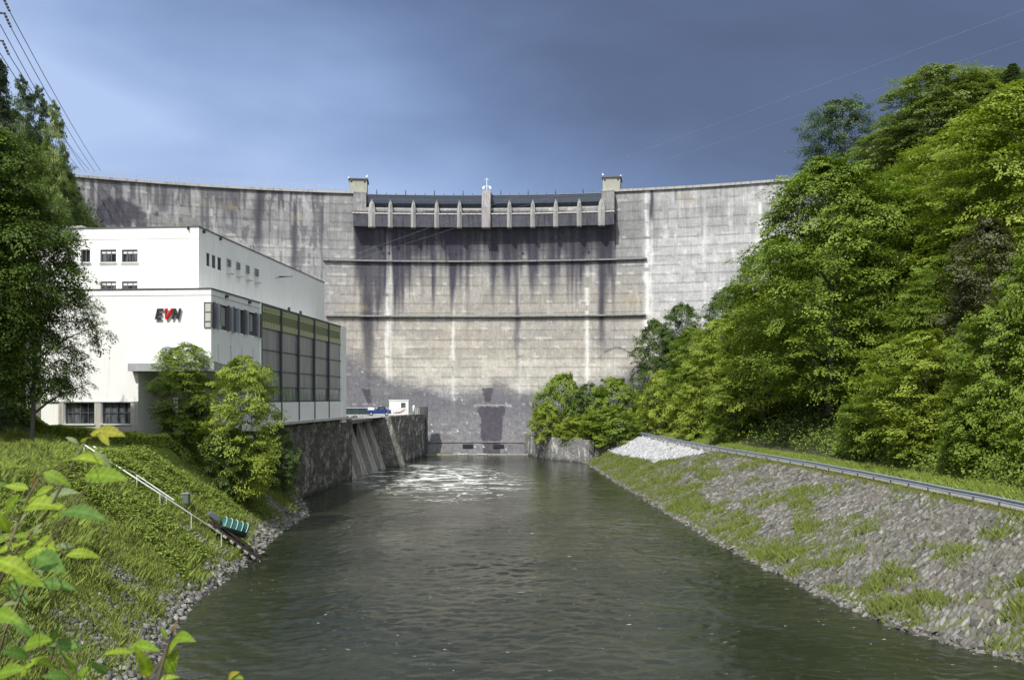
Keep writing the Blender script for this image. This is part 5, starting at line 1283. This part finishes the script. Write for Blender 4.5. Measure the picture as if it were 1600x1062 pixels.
for i in range(1, 15, 3):
    f = i/14; st = station(f, True); MB().tube([bd*((f-.5)*LB)+bs*a*1.02+bn*(b+.02) for a, b in st], .035, 5).build('hoop', mat('pale_rib', (.30, .46, .42), .5), tp_)
# double handrail down the slope
base = [(132, 716), (214, 768), (250, 795), (299, 832), (346, 858)]
pts = [bankpt(x, y) for x, y in base]; M_hr = mat('pale_handrail', (.55, .57, .55), .45, .2)
hr = thing('slope_handrail', 'long pale two-bar handrail running down the grass slope to the slipway', 'handrail', pts[0])
up_ = [(131, 694), (214, 748), (250, 771), (299, 803), (346, 834)]
def rel(P0, px, py): return at(px, py, P0.y)-pts[0]
MB().tube([rel(p, *u) for p, u in zip(pts, up_)], .045, 6).build('upper_bar', M_hr, hr)
r2 = [at(146, 697, pts[0].y+.9), at(214, 742, pts[1].y+.9), at(272, 781, pts[2].y+.9)]
MB().tube([v-pts[0] for v in r2], .045, 6).build('upper_bar', M_hr, hr)
for p, u in zip(pts, up_): MB().tube([p-pts[0]-Vector((0, 0, .3)), rel(p, *u)], .035, 6).build('post', M_hr, hr)
for x, y, yt in ((260, 792, 773), (214, 764, 742)):
    b_ = bankpt(x, y+3); MB().tube([b_-pts[0]-Vector((0, 0, .3)), at(x, yt, b_.y)-pts[0]], .035, 6).build('post', M_hr, hr)
# narrow concrete steps beside the handrail
M_step = m_conc((.30, .29, .26), .3); stp = thing('bank_steps', 'narrow overgrown concrete steps under the pale handrail', 'steps', pts[0])
for i in range(34):
    f = i/33*4; j = min(int(f), 3); q = pts[j].lerp(pts[j+1], f-j); q.x += .45; q.z = float(HL(np.float64(q.x), np.float64(q.y)))+.04
    MB().box(q-pts[0], (.34, .85, .16)).build('step', M_step, stp)
# gauge box on a post
gb = bankpt(291, 800); o = thing('gauge_post', 'grey instrument box on a thin post beside the handrail', 'gauge', gb)
MB().tube([(0, 0, -.3), (0, 0, .62)], .06, 8).build('post', M_roofm, o)
MB().box((0, 0, .95), (.42, .36, .66)).build('box', simple_dirty('grey_green_paint', (.10, .125, .12), .6), o, bevel=.03)
MB().box((0, 0, 1.31), (.52, .46, .06)).build('lid', M_rail, o)
MB().box((-.55, -.1, .02), (1.1, .7, .14)).build('pad', M_concL, o, bevel=.02)
# stair railing on the mound at the far left
p0, p1 = bankpt(-6, 668), bankpt(28, 643)
railing('stair_railing', 'short grey stair railing climbing the mound at the left picture edge', [p0, p0.lerp(p1, .5), p1], 1.0, M_rail, every=1.2, r=.04, rails=(1.0, .55, .25))

# ------------------------------------------------------------ pylon and power lines
M_py = mat('pylon_steel', (.10, .105, .11), .6, .3); M_ins = mat('insulator', (.03, .03, .035), .35)
PY = Vector((-61.5, 100, 0)); PY.z = float(HL(np.float64(PY.x), np.float64(100)))-.5; ztop = 61.0
py_ = thing('power_pylon', 'steel lattice pylon whose crossarm tips reach in at the top left corner', 'pylon', PY)
mb = MB(); Hh = ztop-PY.z
cr_ = lambda z, sx, sy: Vector((sx*(1.9*(1-z/Hh)+.35), sy*(1.9*(1-z/Hh)+.35), z))
for sx in (-1, 1):
    for sy in (-1, 1): mb.tube([cr_(0, sx, sy), cr_(Hh, sx, sy)], .09, 5)
nz = 14
for i in range(nz):
    z0, z1 = Hh*i/nz, Hh*(i+1)/nz
    for (a, b) in (((-1, -1), (1, -1)), ((1, -1), (1, 1)), ((1, 1), (-1, 1)), ((-1, 1), (-1, -1))):
        mb.tube([cr_(z0, *a), cr_(z1, *b)], .045, 4, False); mb.tube([cr_(z0, *b), cr_(z1, *a)], .045, 4, False); mb.tube([cr_(z1, *a), cr_(z1, *b)], .045, 4, False)
mb.build('lattice_mast', M_py, py_)
wire_starts = []
for px, py1 in ((5, -4), (7, 21), (4, 64)):
    tip = at(px, py1, 100); ax = tip-PY
    for sg_ in (1, -1):
        e = Vector((ax.x*sg_, 0, ax.z)); mb = MB()
        for sy in (-.4, .4): mb.tube([(0, sy, ax.z), e], .08, 4); mb.tube([(0, sy, ax.z+1.0), e], .06, 4)
        for f in (.25, .5, .75): mb.tube([(e.x*f, -.4*(1-f), ax.z), (e.x*f, .4*(1-f), ax.z+(1-f))], .04, 4)
        mb.build('crossarm', M_py, py_)
        d_ = Vector((.68, 0, -1.5)) if sg_ > 0 else Vector((.5, 0, -1.5))
        MB().tube([e+d_*(i/8) for i in range(9)], [.10 if i % 2 else .16 for i in range(9)], 8).build('insulator', M_ins, py_)
        if sg_ > 0: wire_starts.append(PY+e+d_)
M_wire = mat('wire', (.16, .17, .20), .5, .2); M_wireL = mat('pale_wire', (.20, .21, .25), .5)
def wire(A, B, sag, label, m=M_wire, r=.05, group='power lines over the left wood', n=28):
    o = MB().tube([A.lerp(B, i/n)-Vector((0, 0, sag*4*(i/n)*(1-i/n)))-A for i in range(n+1)], r, 5).build('power_line', m)
    o.location = A; return tag(o, label, 'cable', group)
ends = [(158, 268), (148, 268), (140, 266)]
for i, (A, e, lb) in enumerate(zip(wire_starts, ends, ('rightmost power line sloping from the top left corner to the dam crest', 'second power line from the right at the top left', 'third power line, from the lower crossarm'))):
    wire(A, at(e[0], e[1], 235), .8, lb)
wire(at(0, 38, 100), at(134, 268, 235), .8, 'fourth power line, starting at the left picture edge'); wire(at(-2, 80, 100), at(126, 266, 235), .8, 'leftmost power line just above the birches')
# service cable crossing in front of the dam
wire(hook.copy(), at(1640, 0, 70), .2, 'upper pale cable from the white building across the dam face to the top right', M_wireL, .010, 'pale cables crossing the dam')
wire(hook+Vector((0, 0, -.35)), at(1700, 28, 70), .3, 'lower pale cable from the white building across the dam face to the right trees', M_wireL, .008, 'pale cables crossing the dam')

# ------------------------------------------------------------ branch of young leaves close to the viewer
def m_fleaf(c1, c2, trans=.42):
    m = bpy.data.materials.new('young_leaf'); m.use_nodes = True; t = NT(m.node_tree); p = t.n['Principled BSDF']; out = t.n['Material Output']
    tone = t.attr('tone', 'Color'); v = t.attr('vein'); n = t.noise(P(t), 60, 3)
    c = t.mix(1.0, tone, t.ramp(v, [(0.2, .62), (.5, 1.0), (1, 1.35)]), 'MULTIPLY'); c = t.mix(1.0, c, t.ramp(n, [(.3, .85), (.7, 1.1)]), 'MULTIPLY')
    setc(t, p, c); p.inputs['Roughness'].default_value = .55; p.inputs['Specular IOR Level'].default_value = .2
    tr = t.node('ShaderNodeBsdfTranslucent', ins={0: t.mix(1.0, c, (1.35, 1.3, .4), 'MULTIPLY')})
    mx = t.node('ShaderNodeMixShader', ins={0: trans, 1: p.outputs[0], 2: tr.outputs[0]}); t.l.new(mx.outputs[0], out.inputs[0])
    return m
M_fl = m_fleaf(0, 0); M_twig = mat('twig', (.10, .085, .04), .7)
TONES = {'g': (.16, .25, .025), 'y': (.27, .27, .03), 'd': (.10, .19, .035), 'b': (.20, .26, .12), 'r': (.22, .14, .08), 'l': (.23, .32, .030)}
def leaf_mesh_(mb_lists, base, tip, nrm_, wr, tone, rs):
    V, F_, T, G = mb_lists; base = np.array(base); tip = np.array(tip); L = np.linalg.norm(tip-base); d = (tip-base)/L
    nr = np.array(nrm_, float); nr -= d*nr.dot(d); nr /= np.linalg.norm(nr); b = np.cross(d, nr); n = 15; w = L*wr
    cv = rs.uniform(.08, .30); fold = rs.uniform(.12, .4); tw = rs.uniform(-.35, .35)
    for sgn in (-1, 1):
        o = len(V)
        for i in range(n+1):
            f = i/n; half = w*(math.sin(math.pi*min(1, f**.78))**.85)*(1-.18*f)
            ser = 1+(.075 if i % 2 else -.05)
            ctr = base+d*L*f-nr*L*cv*(f*2-.6)**2*.5
            for j, g in enumerate((0, .35, .7, 1.0)):
                e = half*g*(ser if g == 1 else 1)
                lag = g*L*.06
                bb_ = b*math.cos(tw*f)+nr*math.sin(tw*f)
                V.append(ctr+d*lag*(1-f)+bb_*sgn*e+nr*(e*fold*(1-.5*g)+(.018*L if i % 2 else -.006*L)*g*(1-f*.6)))
                G.append(.95 if g == 0 else (.62 if i % 2 else .34))
        for i in range(n):
            for j in range(3):
                a_ = o+i*4+j; F_.append((a_, a_+1, a_+5, a_+4)); T.append(tone)
def sapling(name, label, stems, leaves, seed, D0):
    rs = np.random.RandomState(seed); P0 = at(stems[0][0][0], stems[0][0][1], D0)
    o = thing(name, label, 'plant', P0); sts = []
    for s_ in stems:
        q_ = [at(x, y, D0)-P0 for x, y in s_]; m_ = MB(); m_.tube(q_, [.0042*(1-.6*i/len(s_)) for i in range(len(s_))], 7)
        fine_ = [q_[i].lerp(q_[i+1], j/12) for i in range(len(q_)-1) for j in range(12)]; sts.append((m_, fine_))
    lists = ([], [], [], [])
    for x, y, ln, an, tone in leaves:
        D = D0+rs.uniform(-.25, .35); a_ = rad(an); dx, dy = math.cos(a_)*ln*.43, -math.sin(a_)*ln*.43
        b0 = at(x-dx, y-dy, D+rs.uniform(-.02, .02)); b1 = at(x+dx, y+dy, D-rs.uniform(0, .05))
        nr = Vector((rs.uniform(-.3, .3), -rs.uniform(.30, .95), rs.uniform(.5, 1.0)))
        leaf_mesh_(lists, b0-P0, b1-P0, nr, rs.uniform(.17, .25), TONES[tone], rs)
        # short stalk
        e = b0-P0; m_, q = min(((m_, q) for m_, fl_ in sts for q in fl_), key=lambda k_: (k_[1]-e).length); m_.tube([e, e.lerp(q, .5)-Vector((0, 0, .004)), q], [.0011, .0013, .0018], 5)
    V, F_, T, G = lists; T = np.array(T); T = T*(1+rs.normal(0, .06, (len(T), 1)))
    T = np.clip(np.concatenate([T, np.ones((len(T), 1))], -1), 0, 1)
    npmesh('foliage', np.array(V), np.array(F_), M_fl, o, {'tone': ('FLOAT_COLOR', 'CORNER', np.repeat(T, 4, 0)), 'vein': ('FLOAT', 'POINT', G)}, smooth=True)
    for m_, _ in sts: m_.build('stem', M_twig, o, smooth=True)
LV = [(165, 674, 62, 4, 'y'), (163, 684, 26, -62, 'y'), (113, 687, 30, 145, 'b'), (134, 685, 22, 40, 'l'), (130, 716, 70, 6, 'l'), (156, 717, 50, -25, 'b'), (163, 743, 78, -3, 'g'), (88, 746, 56, -25, 'g'),
      (53, 745, 28, 88, 'r'), (26, 760, 48, 170, 'l'), (4, 757, 34, 160, 'd'), (62, 786, 78, 8, 'l'), (96, 770, 54, 14, 'b'), (126, 798, 82, 0, 'd'), (100, 802, 50, 185, 'g'), (34, 810, 32, 60, 'b'), (4, 815, 46, 120, 'l'),
      (40, 836, 58, 175, 'g'), (57, 826, 28, 62, 'b'), (8, 856, 46, 30, 'l'), (128, 864, 64, 4, 'l'), (101, 852, 40, 172, 'b'), (74, 876, 62, -28, 'd'), (22, 884, 84, -20, 'l'), (60, 888, 28, -60, 'b'), (45, 904, 56, -18, 'g'),
      (88, 912, 64, -10, 'd'), (28, 925, 48, -50, 'd'), (4, 914, 44, -70, 'g'), (17, 942, 32, 12, 'b'), (34, 978, 52, -40, 'd'), (84, 992, 34, 70, 'd'), (56, 1003, 52, 18, 'g'), (100, 1009, 66, 0, 'd'), (26, 1020, 52, 160, 'd'),
      (66, 1033, 48, -12, 'l'), (155, 1042, 42, 150, 'd'), (129, 1050, 42, 60, 'g'), (12, 1048, 52, 20, 'g'), (90, 1054, 50, 170, 'd'), (16, 788, 40, 60, 'g'), (40, 862, 54, -30, 'g'), (70, 850, 38, -15, 'l'), (10, 838, 40, 20, 'g'), (30, 850, 44, 200, 'l'), (14, 870, 50, 10, 'g'), (52, 862, 46, 30, 'l'), (6, 800, 40, 30, 'l'), (24, 900, 40, 190, 'l'), (48, 790, 44, 200, 'g'), (70, 765, 40, 200, 'l'), (6, 960, 40, -20, 'g'), (38, 1046, 40, 60, 'l'), (110, 1036, 40, 120, 'g')]
ST = [[(-30, 1010), (0, 895), (18, 840), (45, 775), (60, 748)], [(-25, 960), (20, 868), (75, 800), (112, 728), (138, 682)], [(-20, 1100), (8, 985), (50, 890), (85, 842), (118, 790), (142, 748)], [(60, 1080), (75, 1040), (90, 1000)]]
sapling('sapling', 'bright green leafy sapling close by at the left edge, reddish tip leaf', ST, LV, 5, 2.25)
LV2 = [(188, 1017, 60, 176, 'l'), (222, 1010, 54, 0, 'g'), (227, 1038, 50, 112, 'l'), (267, 1012, 32, 65, 'l'), (268, 1034, 50, 68, 'g'), (256, 988, 26, 110, 'g'), (283, 995, 32, 4, 'g'), (272, 979, 22, 80, 'r'), (360, 1056, 24, 60, 'y'), (372, 1058, 16, 10, 'g'), (262, 1058, 40, 20, 'l')]
sapling('sapling', 'small sprig of serrated leaves rising in front of the water at the bottom', [[(240, 1100), (250, 1050), (262, 1010), (273, 978)], [(240, 1100), (225, 1040), (205, 1012)], [(350, 1110), (358, 1070), (361, 1060)]], LV2, 6, 1.9)
